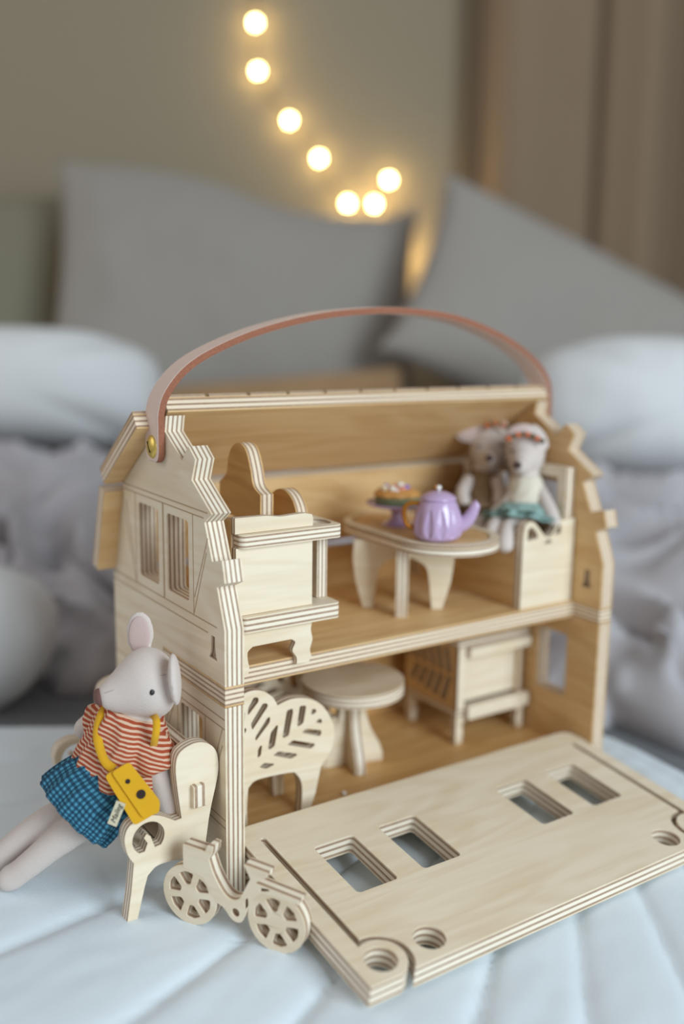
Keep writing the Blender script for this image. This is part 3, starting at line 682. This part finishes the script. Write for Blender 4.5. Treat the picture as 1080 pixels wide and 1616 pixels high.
pYZ('arm_plate', crv([(2.35, 9.2), (2.5, 9.2), (2.75, 8.3), (2.98, 6.95), (2.82, 6.4), (2.6, 5.95), (2.4, 5.95), (2.55, 6.9), (2.45, 8.2)], 4), 1.5, 2.15, ch, plywood(0.65, 5))
leaf_chair('leaf back toy chair standing behind the round pedestal table', (9.6, 10.4, 0), 2.9)

rtb = thing('toy_pedestal_table', 'round birch toy table on a crossed pedestal downstairs', 'table', (11.95, 7.0, FL))
pXY('tabletop', circ(11.85, 6.85, 3.02, 64), 7.2, 7.95, rtb, plywood(0.75, 7), bev=0.06)
ped = [(-1.95, FL), (1.95, FL), (1.95, FL+0.5)] + crv([(1.7, FL+1.2), (1.15, FL+2.2), (0.85, FL+3.2), (0.9, FL+4.1), (1.1, 7.19)], 4, False) + crv([(-1.1, 7.19), (-0.9, FL+4.1), (-0.85, FL+3.2), (-1.15, FL+2.2), (-1.7, FL+1.2)], 4, False) + [(-1.95, FL+0.5)]
plate('pedestal_plate', ped, 0.66, (12.0, 7.2, 0), (0.97, -0.25, 0), Z_, rtb, plywood(0.66, 5))
plate('pedestal_plate', ped, 0.66, (12.0, 7.2, 0), (0.28, 0.96, 0), Z_, rtb, plywood(0.66, 5))

cb = thing('toy_cabinet', 'leaf cut-out plywood toy cabinet by the gable downstairs', 'cabinet', (22, 8.3, FL))
lf = []
for i in range(6):
    y = 6.35+i*0.78
    lf.append(fillet([(y, 7.05), (y+0.46, 7.05), (y+0.84, 8.5-0.05*i), (y+0.40, 8.6-0.05*i)], 0.1, 3))
    if i < 5: lf.append(fillet([(y, 6.75), (y+0.46, 6.75), (y+1.04, 5.15+0.12*i), (y+0.60, 5.05+0.12*i)], 0.1, 3))
pYZ('side_panel', fillet([(5.95, 4.75), (11.0, 4.75), (11.0, 8.85), (5.95, 8.85)], 0.1), 19.0, 19.55, cb, plywood(0.55, 5, 1), lf)
pYZ('side_panel', rect(5.95, 4.75, 11.0, 8.85), 24.2, 24.75, cb, plywood(0.55, 5, 1))
pXZ('back_panel', rect(19.6, 4.75, 24.15, 8.85), 10.5, 11.0, cb, plywood(0.5, 5, 1))
pXY('top_board', rect(18.9, 5.6, 24.85, 11.05, 0.1), 8.86, 9.35, cb, plywood(0.49, 5))
pXY('bottom_board', rect(19.0, 5.75, 24.75, 11.0), 4.3, 4.74, cb, plywood(0.44, 5))
dr = pXZ('door', rect(19.62, 5.1, 24.15, 8.25), 6.05, 6.35, cb, plywood(0.3, 3))
pXZ('stile', rect(18.98, 4.76, 19.58, 8.85), 5.66, 5.94, cb, plywood(0.28, 3))
pXZ('rail', fillet([(19.6, 4.15), (24.8, 4.15), (24.8, 5.05), (19.6, 5.05)], 0.2), 5.3, 5.72, cb, plywood(0.42, 5))
pXZ('rail', fillet([(19.6, 8.2), (24.8, 8.2), (24.8, 8.84), (19.6, 8.84)], 0.2), 5.3, 5.72, cb, plywood(0.42, 5))
for y in (5.75, 10.4):
    for sx, x in ((1, 19.0), (-1, 24.75)):
        lg = [(x, FL), (x+sx*0.55, FL), (x+sx*0.6, FL+0.8), (x+sx*0.5, FL+1.2), (x+sx*0.8, 4.0), (x+sx*1.0, 4.29), (x, 4.29)]
        pXZ('leg', fillet(lg, 0.1), y, y+0.55, cb, plywood(0.55, 5))
tag(MB().egg((9.3, 3.85, FL+0.12), XYZ, (0.13, 0.13, 0.12), 12, 8).build('white_bead', mWHI), 'tiny white bead on the lower floor beside the pedestal table', 'bead')

# ================================================================== BENCH
bn = thing('toy_bench', 'birch toy bench with scrolled arms beside the outer gable', 'bench', (-2.5, 6, 1.4))
sd = [(-4.75, 1.3), (-4.27, 1.3), (-3.86, 2.9), (-3.7, 3.4)] + crv([(-3.35, 3.7), (-2.9, 3.78), (-1.66, 3.68), (-0.85, 3.66)], 4, False) + [(-0.75, 4.3), (-0.6, 5.3), (-0.44, 6.05)] + crv([(-0.22, 6.9), (-0.06, 7.8), (-0.18, 8.65), (-0.65, 9.15), (-1.3, 9.28), (-2.0, 9.0), (-2.22, 8.4), (-2.17, 7.35), (-1.98, 5.75)], 5, False) + crv([(-2.3, 5.72), (-3.05, 6.18), (-3.78, 6.33), (-4.5, 6.08), (-4.76, 5.5), (-4.63, 4.72), (-4.35, 4.2)], 4, False) + [(-4.5, 2.9)]
a_c = (-3.62, 5.25)
scroll = circ(a_c[0], a_c[1], 0.78, 24, 235, -40) + [(a_c[0]+0.3, a_c[1]-0.55), (a_c[0]+0.1, a_c[1]+0.05), (a_c[0]-0.1, a_c[1]+0.22), (a_c[0]-0.22, a_c[1]+0.05), (a_c[0]-0.05, a_c[1]-0.25), (a_c[0]-0.2, a_c[1]-0.62)]
for y0 in (0.62, 10.6):
    pXZ('side_board', sd, y0, y0+0.7, bn, plywood(0.7, 7), [scroll], 0.05)
for i in range(3):
    x = -3.95+i*1.05
    pXY('seat_slat', rect(x, 1.34, x+0.85, 10.58, 0.1), 4.15, 4.6, bn, plywood(0.45, 5))
for z0, z1, x in ((6.2, 7.3, -1.5), (8.05, 8.75, -1.45)):
    y0, y1 = (0.3, 11.6) if z0 < 7 else (1.34, 10.58)
    pYZ('back_rail', rect(y0, z0, y1, z1, 0.08), x, x+0.62, bn, plywood(0.62, 5))

# ================================================================== BICYCLE
bd = V((0.5113, -0.8594, 0)); bo = V((-2.36, -0.9, 1.36))+V((0.8594, 0.5113, 0))*0.37
bk = thing('toy_bicycle', 'small flat wooden toy bicycle leaning by the front corner of the house', 'bicycle', (-1.1, -3.0, 1.4))
Bx = V((0.8594, 0.5113, 0))
def bplate(name, pts, t, holes=()): return plate(name, pts, t, bo, bd, V((0, 0, 1)), bk, plywood(0.74, 5, 0), holes, 0.05)
def wheel(cx, cy, r):
    hs = []
    for k in range(6):
        a0, a1 = 60*k+10+12, 60*k+70-12
        hs.append(fillet([(cx+r*f*math.cos(math.radians(a)), cy+r*f*math.sin(math.radians(a))) for f, a in ((0.36, (a0+a1)/2-14), (0.36, (a0+a1)/2+14), (0.76, a1+3), (0.79, (a0+a1)/2), (0.76, a0-3))], 0.09, 3))
    return bplate('wheel', circ(cx, cy, r, 48), 0.72, hs)
wheel(0.02, 1.42, 1.45); wheel(4.52, 1.36, 1.44)
fr_ = crv([(-0.3, 2.75), (-0.3, 3.3), (-0.3, 3.85)], 2, False) + [(0.86, 3.78), (0.95, 3.95), (1.02, 4.12), (1.3, 4.1), (1.25, 3.75)] + crv([(1.08, 3.45), (1.3, 2.85), (1.62, 2.3), (1.95, 1.92), (2.33, 1.82), (2.68, 2.02), (2.98, 2.6), (3.22, 3.1)], 4, False) + [(2.88, 3.68), (4.1, 3.58), (4.06, 3.36), (3.45, 2.95), (3.7, 2.92), (5.66, 2.72), (5.6, 2.5), (4.6, 2.62)] + crv([(3.75, 2.55), (3.3, 2.1), (3.1, 1.6)], 4, False) + crv([(2.98, 1.25), (2.75, 0.86), (2.46, 0.8), (2.2, 0.92), (1.85, 1.3), (1.45, 1.45)], 4, False) + [(1.15, 1.95), (0.75, 2.5), (0.2, 2.6)]
bplate('bicycle_frame', fr_, 0.74, [circ(2.46, 1.25, 0.2, 16), fillet([(2.95, 1.55), (3.12, 1.75), (3.1, 2.15), (2.95, 2.0)], 0.08), fillet([(3.72, 2.62), (4.2, 2.74), (4.15, 2.85), (3.75, 2.8)], 0.04)])

# ================================================================== MICE
def R_align(z, x):
    z = V(z).normalized(); x = V(x); y = z.cross(x).normalized(); x = y.cross(z)
    return Matrix((x, y, z)).transposed()

# --- striped-shirt mouse on the bench
hp, nk = V((-3.55, 4.0, 5.7)), V((-2.95, 3.55, 10.0))
ms = thing('toy_mouse', 'fabric mouse in orange striped shirt and teal skirt sitting on bench', 'toy mouse', (-3.4, 4.0, 4.62))
o = MB()
o.loft(crv([(-3.5, 4.0, 4.75), hp, (-3.3, 3.8, 7.6), (-3.05, 3.6, 9.3), (-2.7, 3.4, 10.4)], 4, False), [0.9+0.75*math.sin(math.pi*min(1, i/9)) if i < 6 else 1.55-0.05*(i-6) for i in range(17)], 24)
hb_, hn_ = V((-1.2, 2.7, 11.9)), V((-4.72, 3.55, 11.35))
hpts = [hb_+(hn_-hb_)*f+V((0, 0, dz)) for f, dz in ((0, 0), (0.06, 0.02), (0.16, 0.02), (0.3, 0.0), (0.45, -0.03), (0.6, -0.08), (0.75, -0.12), (0.88, -0.12), (0.96, -0.1), (1.0, -0.1))]
o.loft(crv(hpts, 3, False), [x for x in crv([(0.3, 0), (0.98, 0), (1.45, 0), (1.68, 0), (1.62, 0), (1.34, 0), (1.0, 0), (0.72, 0), (0.5, 0), (0.2, 0)], 3, False) for x in [x[0]]], 28)
# arms
o.loft(crv([(-2.8, 2.7, 9.2), (-2.45, 2.25, 7.7), (-2.05, 2.05, 6.4), (-1.86, 1.98, 5.55), (-1.8, 1.97, 5.2)], 4, False), [0.68+0.004*i for i in range(13)]+[0.74, 0.66, 0.5, 0.2], 18)
o.loft(crv([(-3.5, 4.7, 9.3), hit_depth(152, 1140, 48.0), hit_depth(138, 1148, 48.4), hit_depth(127, 1160, 48.6)], 4, False), [0.6]*10+[0.55, 0.45, 0.25], 18)
# legs, stretched out over the bench edge down to the mat
o.loft(crv([(-3.8, 3.6, 5.3), (-5.2, 4.0, 5.0), (-6.6, 4.75, 3.95), (-7.8, 5.5, 2.75), (-8.45, 6.0, 2.1), (-8.9, 6.35, 1.95)], 4, False), [0.74]*8+[0.7, 0.68, 0.66, 0.64, 0.62, 0.6, 0.6, 0.62, 0.62, 0.6, 0.55, 0.45, 0.2], 18)
o.loft(crv([(-3.8, 5.0, 5.3), (-5.4, 5.6, 5.0), (-6.9, 6.3, 4.2), (-8.2, 7.1, 3.0), (-8.9, 7.7, 2.2), (-9.4, 8.0, 2.0)], 4, False), [0.74]*8+[0.7, 0.68, 0.66, 0.64, 0.62, 0.6, 0.6, 0.62, 0.62, 0.6, 0.55, 0.45, 0.2], 18)
# ears
e1 = hit_depth(221, 1000, 46.6); o.egg(e1, (V((0.75, -0.6, 0.1)), V((-0.5, -0.75, 0.15)), V((0.02, 0.05, 1))), (0.70, 0.2, 1.12), 24, 14)
e2 = hit_depth(276, 1072, 44.6); o.egg(e2, (V((0.50, 0.86, 0)), V((0.86, -0.50, 0.05)), V((0.08, -0.02, -1))), (0.95, 0.27, 1.24), 24, 14)
body = o.build('body', mFUR, ms, remesh=0.09)
# inner ear lining, nose, eye, seam
MB().egg(e1+V((-0.1, -0.16, -0.02)), (V((0.75, -0.6, 0.1)), V((-0.5, -0.75, 0.15)), V((0.02, 0.05, 1))), (0.52, 0.09, 0.92), 20, 10).build('ear_lining', mEAR, ms)
MB().egg(hn_+(hn_-hb_).normalized()*-0.02+V((0, 0, -0.08)), ((hn_-hb_), Y_, Z_), (0.22, 0.42, 0.40), 18, 10).build('nose', mNOSE, ms)
ctr = hb_+(hn_-hb_)*0.33
dcam = (hit_depth(241, 1091, 43)-ctr)
ray_ = (hit_depth(241, 1091, 50)-hit_depth(241, 1091, 40)).normalized()
p0 = hit_depth(241, 1091, 40); bq = (p0-ctr).dot(ray_); cq = (p0-ctr).length_squared-1.64**2
pe = p0+ray_*(-bq-math.sqrt(max(0, bq*bq-cq)))
MB().egg(pe, (V((0.5, 0.2, 0.75)), ray_, V((0.8, -0.3, -0.5))), (0.19, 0.07, 0.13), 14, 8).build('eye', mEYE, ms)
sm = []
for i in range(13):
    a = math.radians(40+9*i); q = ctr+V((0, 0, 0))
    hd_ax = (hn_-hb_).normalized(); sd_ = hd_ax.cross(V((0, 0, 1))).normalized()
    f = 0.12+0.82*i/12; rr_ = [0.3, 0.98, 1.45, 1.68, 1.62, 1.34, 1.0, 0.72, 0.5, 0.2]; ff = [0, 0.06, 0.16, 0.3, 0.45, 0.6, 0.75, 0.88, 0.96, 1.0]
    k = max(j for j in range(9) if ff[j] <= f); rad = rr_[k]+(rr_[k+1]-rr_[k])*(f-ff[k])/(ff[k+1]-ff[k])
    dv = (-sd_ if (-sd_).y < 0 else sd_)*0.86+V((0, 0, 0.5)); sm.append(hb_+(hn_-hb_)*f+V((0, 0, -0.06))+dv.normalized()*(rad-0.015))
MB().loft(crv(sm, 3, False), [0.022]*37, 6).build('seam', plain('seam_thread', srgb(176, 156, 148), 0.9), ms)
# shirt
o = MB(); ax_t = (V((-2.95, 3.5, 10.1))-V((-3.75, 3.85, 7.1))).normalized()
def ruffle(amp, n): return lambda t, a: 1+amp*t*math.sin(n*a)+amp*0.4*math.sin(2.3*n*a+3*t)
sh = [V((-2.85, 3.42, 10.35)), V((-2.95, 3.5, 10.0)), V((-3.15, 3.58, 9.4)), V((-3.35, 3.65, 8.6)), V((-3.55, 3.75, 7.9)), V((-3.75, 3.85, 7.25)), V((-3.82, 3.88, 6.95))]
o.loft(crv(sh, 4, False), [1.22, 1.3, 1.36, 1.42, 1.48, 1.55, 1.62, 1.69, 1.75, 1.8, 1.85, 1.9, 1.94, 1.98, 2.02, 2.05, 2.08, 2.1, 2.11, 2.12, 2.14, 2.15, 2.1, 2.0, 1.9], 96, fn=lambda t, a: 1+0.16*noise.noise(V((math.cos(a)*2.6, math.sin(a)*2.6, t*1.2)))+0.07*noise.noise(V((math.cos(a)*6, math.sin(a)*6, t*1.5+4))))
o.loft(crv([(-3.0, 3.05, 9.45), (-2.8, 2.65, 8.9), (-2.62, 2.38, 8.3), (-2.5, 2.25, 7.75)], 5, False), [0.95+0.02*i for i in range(14)]+[1.15, 1.0], 40, fn=ruffle(0.05, 8))
o.loft(crv([(-3.3, 4.2, 9.4), (-3.8, 5.0, 9.3), (-4.3, 5.6, 9.1)], 5, False), [1.0]*9+[1.05, 0.95], 32, fn=ruffle(0.03, 8))
o.build('shirt', mSTR, ms, at=(-3.4, 3.7, 8.5), rot=R_align(ax_t+V((0.06, 0.0, 0.0)), X_), remesh=0.075)
# skirt
o = MB(); sk = crv([(-3.45, 3.8, 7.6), (-3.95, 3.85, 7.15), (-4.55, 3.95, 6.6), (-5.15, 4.1, 6.1), (-5.6, 4.2, 5.72), (-5.85, 4.25, 5.5)], 5, False)
o.loft(sk, [1.55+0.6*math.sin(min(1, i/20)*math.pi/2) if i < 24 else 2.08 for i in range(len(sk))], 96, cap=False, fn=lambda t, a: 1+0.055*t*math.sin(13*a)+0.02*math.sin(29*a))
o.build('skirt', mGING, ms, thick=0.08, smooth=80)
# care tag with writing
tq = hit_depth(184, 1284, 43.6)
tgx, tgy = V(hit_depth(190, 1266, 45.0)-hit_depth(177, 1298, 45.0)).normalized(), V(hit_depth(172, 1280, 45)-hit_depth(190, 1286, 45)).normalized()
tg = plate('care_tag', rect(-0.55, -0.22, 0.55, 0.22), 0.04, tq, tgx, tgy, ms, mTAG, bev=0)
fc = bpy.data.curves.new('lettering', 'FONT'); fc.body = 'Maileg'; fc.size = 0.34*S; fc.align_x = 'CENTER'; fc.align_y = 'CENTER'; fc.extrude = 0.004*S; fc.shear = 0.3
tmp = bpy.data.objects.new('lettering', fc); me = bpy.data.meshes.new_from_object(tmp); bpy.data.objects.remove(tmp)
me.materials.clear(); me.materials.append(mEYE); lo = bpy.data.objects.new('lettering', me)
put(lo, tg, frame(tq+tgx.cross(tgy).normalized()*0.03, tgx, tgy))

# --- yellow shoulder bag
bgn = thing('shoulder_bag', 'yellow felt shoulder bag with dark spots worn by the striped mouse', 'bag', hit_depth(208, 1250, 44.0))
bc = hit_depth(209, 1249, 44.1)
ba = (hit_depth(236, 1284, 44.1)-hit_depth(183, 1212, 44.1)).normalized(); bcam = (C-bc).normalized()
bn_ = (bcam+V((-0.25, 0, 0.3))).normalized(); bb = bn_.cross(ba).normalized(); bn2 = ba.cross(bb).normalized()
def bag_half(f0, f1, hgt, th, off):
    pts = fillet([(-1.35, -0.55*hgt), (1.25, -0.78*hgt), (1.42, 0.45*hgt), (1.0, 0.7*hgt), (-1.15, 0.62*hgt)], 0.22)
    return pts
plate('body', bag_half(0, 0, 1.0, 0, 0), 0.75, bc-bn2*0.1, ba, bb, bgn, mYEL, bev=0.16)
plate('flap', fillet([(-1.28, -0.22), (1.2, -0.3), (1.46, 0.42), (1.05, 0.74), (-1.18, 0.66)], 0.16), 0.12, bc+bn2*0.34, ba, bb, bgn, mYEL, bev=0.05)
for (x, y, r_) in ((-0.52, 0.12, 0.105), (0.30, 0.25, 0.2)):
    plate('spot', circ(x, y, r_, 18, ry=r_*1.05), 0.05, bc+bn2*0.41, ba, bb, bgn, mDOT, bev=0)
def ribbon(name, pix, w, mat, parent):
    P = [V(q) for q in crv([hit_depth(*q) for q in pix], 6, False)]; o = MB(); prev = None
    for i, q in enumerate(P):
        t_ = (P[min(i+1, len(P)-1)]-P[max(i-1, 0)]).normalized(); s_ = t_.cross((C-q).normalized()).normalized()
        s_ = (s_+V((0, 0.35*math.sin(i*0.25), 0))).normalized()
        cur = (o.bm.verts.new((q-s_*w/2)*S), o.bm.verts.new((q+s_*w/2)*S))
        if prev: o.bm.faces.new((prev[0], prev[1], cur[1], cur[0]))
        prev = cur
    return o.build(name, mat, parent, thick=0.035, smooth=15)
ribbon('strap', [(180, 1214, 44.2), (165, 1200, 44.3), (155, 1170, 44.8), (155, 1145, 45.2), (162, 1125, 45.6), (172, 1112, 46.2)], 0.42, mYEL, bgn)
ribbon('strap', [(236, 1124, 45.6), (246, 1134, 44.5), (247, 1150, 44.35), (244, 1170, 44.6), (240, 1190, 45.6)], 0.34, mYEL, bgn)

# --- two mice on the daybed
def small_mouse(label, head, hr, snout, nose_at, ear_spots, torso, seat, arms, legs, cloth_m, skirt_m, flowers, eyes=()):
    t = thing('toy_mouse', label, 'toy mouse', seat)
    o = MB(); head = V(head)
    o.egg(head, (rt, fw, up), hr, 24, 16)
    sn = [head-up*0.2, head*0.45+V(snout)*0.55, V(snout), V(nose_at)]
    o.loft(crv(sn, 4, False), [hr[0]*0.9-(hr[0]*0.9-0.3)*i/12 for i in range(13)], 20)
    o.loft(crv([V(seat)+V((0, 0, 0.3)), V(torso), head-V((0, 0, 0.6))], 5, False), [1.0, 1.15, 1.2, 1.2, 1.15, 1.05, 0.95, 0.9, 0.85, 0.8, 0.75], 20)
    for a in arms: o.loft(crv(a, 5, False), [0.45]*(5*(len(a)-1)-2)+[0.42, 0.35, 0.15], 14)
    for a in legs: o.loft(crv(a, 5, False), [0.5]*(5*(len(a)-1)-2)+[0.5, 0.4, 0.18], 14)
    for (p_, axs, rr) in ear_spots: o.egg(p_, axs, rr, 20, 12)
    o.build('body', mFUR, t, remesh=0.09)
    for (p_, axs, rr) in ear_spots[:1]:
        MB().egg(V(p_)-fw*rr[1]*0.75, axs, (rr[0]*0.75, rr[1]*0.5, rr[2]*0.78), 16, 8).build('ear_lining', mEAR, t)
    MB().egg(V(nose_at), (rt, fw, up), (0.27, 0.22, 0.24), 14, 8).build('nose', plain('dark_nose_thread', srgb(70, 48, 42), 0.7), t)
    for q in eyes: MB().egg(q, (rt, fw, up), (0.09, 0.09, 0.09), 10, 6).build('eye', mEYE, t)
    # bodice and ruffled skirt
    b_ = MB(); s_, q_ = V(seat), V(torso)
    b_.loft(crv([s_+V((0, 0, 0.9)), q_, q_+(V(head)-q_)*0.45], 5, False), [1.3, 1.32, 1.33, 1.33, 1.31, 1.28, 1.22, 1.15, 1.08, 1.0, 0.92], 48, fn=lambda t_, a: 1+0.02*math.sin(9*a))
    b_.build('bodice', cloth_m, t, smooth=80)
    for k in range(2):
        r_ = MB(); pz = [s_+V((0, 0, 1.3-0.3*k)), s_+V((-0.05, -0.05, 0.95-0.3*k)), s_+V((-0.15, -0.15, 0.5-0.25*k)), s_+V((-0.3, -0.25, 0.05-0.1*k))]
        r_.loft(crv(pz, 4, False), [1.34+0.08*i+0.14*k for i in range(13)], 96, cap=False, fn=lambda t_, a: 1+0.09*t_*math.sin(10*a+k)+0.05*t_*math.sin(23*a))
        r_.build('skirt', skirt_m, t, thick=0.07, smooth=80)
    hbn = thing_part('flower_band', flowers, t)
    return t
mFLO2 = plain('coral_flower', srgb(206, 104, 60), 0.7); mFLO3 = plain('dried_leaf', srgb(92, 84, 58), 0.8)
def thing_part(name, pts, t):
    o = MB()
    for i, q in enumerate(pts): o.egg(q, XYZ, (0.22, 0.22, 0.16), 10, 6, mi=i % 2)
    return o.build(name, [mFLO2, mFLO3], t)
mTEAL = cloth('teal_gauze', srgb(146, 176, 170), weave=900, bump=0.3, var=0.15, soft=60)
mKNIT = cloth('cream_knit', srgb(232, 222, 204), weave=700, bump=0.5, var=0.08, soft=100)
mOLI = cloth('brown_dress', srgb(136, 108, 78), weave=700, bump=0.4, var=0.15, soft=80)
Hd = hit_depth
small_mouse('fabric mouse in cream top and teal ruffled skirt sitting on daybed', Hd(830, 712, 60.2), (1.2, 1.2, 1.6), Hd(823, 736, 59.0), Hd(817, 734, 57.9),
            [(Hd(818, 682, 59.6), (rt*0.9+up*0.35, fw, up*0.8-rt*0.4), (0.95, 0.22, 0.5)), (Hd(851, 690, 59.6), (rt*0.5-up*0.6, fw, up+rt*0.5), (0.9, 0.22, 0.5))],
            Hd(830, 785, 60.3), Hd(826, 822, 60.4)+V((0, 0, -0.2)),
            [[Hd(850, 772, 60.0), Hd(864, 797, 59.0), Hd(879, 829, 58.2)], [Hd(812, 780, 60), Hd(795, 800, 60.2), Hd(775, 815, 60.2)]],
            [[Hd(815, 825, 59.2), Hd(803, 832, 58.4), Hd(798, 850, 57.8), Hd(797, 872, 57.6)], [Hd(800, 822, 60), Hd(784, 826, 59.2), Hd(777, 838, 58.6), Hd(775, 852, 58.4)]],
            mKNIT, mTEAL, [Hd(803+i*7.5, 692-9*math.sin(i/7*math.pi)+i*0.6, 58.75) for i in range(8)], [Hd(850, 713, 59.3), Hd(808, 711, 59.2)])
small_mouse('fabric mouse in brown dress with big ear sitting deeper on daybed', Hd(772, 705, 62.8), (1.25, 1.2, 1.45), Hd(773, 726, 61.8), Hd(773, 723, 60.7),
            [(Hd(740, 680, 62.4), (rt*0.9+up*0.3, fw, up*0.9-rt*0.3), (0.95, 0.25, 0.75)), (Hd(797, 677, 62.8), (rt*0.5-up*0.6, fw, up+rt*0.5), (0.5, 0.2, 0.4))],
            Hd(762, 775, 63.0), Hd(764, 818, 63.0)+V((0, 0, -0.1)),
            [[Hd(742, 755, 62.6), Hd(730, 778, 62.0), Hd(736, 802, 61.6)], [Hd(785, 755, 62), Hd(790, 780, 61.4), Hd(785, 800, 61)]],
            [[Hd(755, 815, 61.8), Hd(742, 822, 61), Hd(735, 840, 60.4), Hd(734, 855, 60.2)], [Hd(772, 815, 61.8), Hd(762, 822, 61), Hd(757, 840, 60.4), Hd(756, 855, 60.2)]],
            mOLI, mOLI, [Hd(770+i*6, 672-5*math.sin(i/5*math.pi)+i*0.6, 61.6) for i in range(6)], [Hd(792, 702, 61.7), Hd(756, 704, 61.7)])
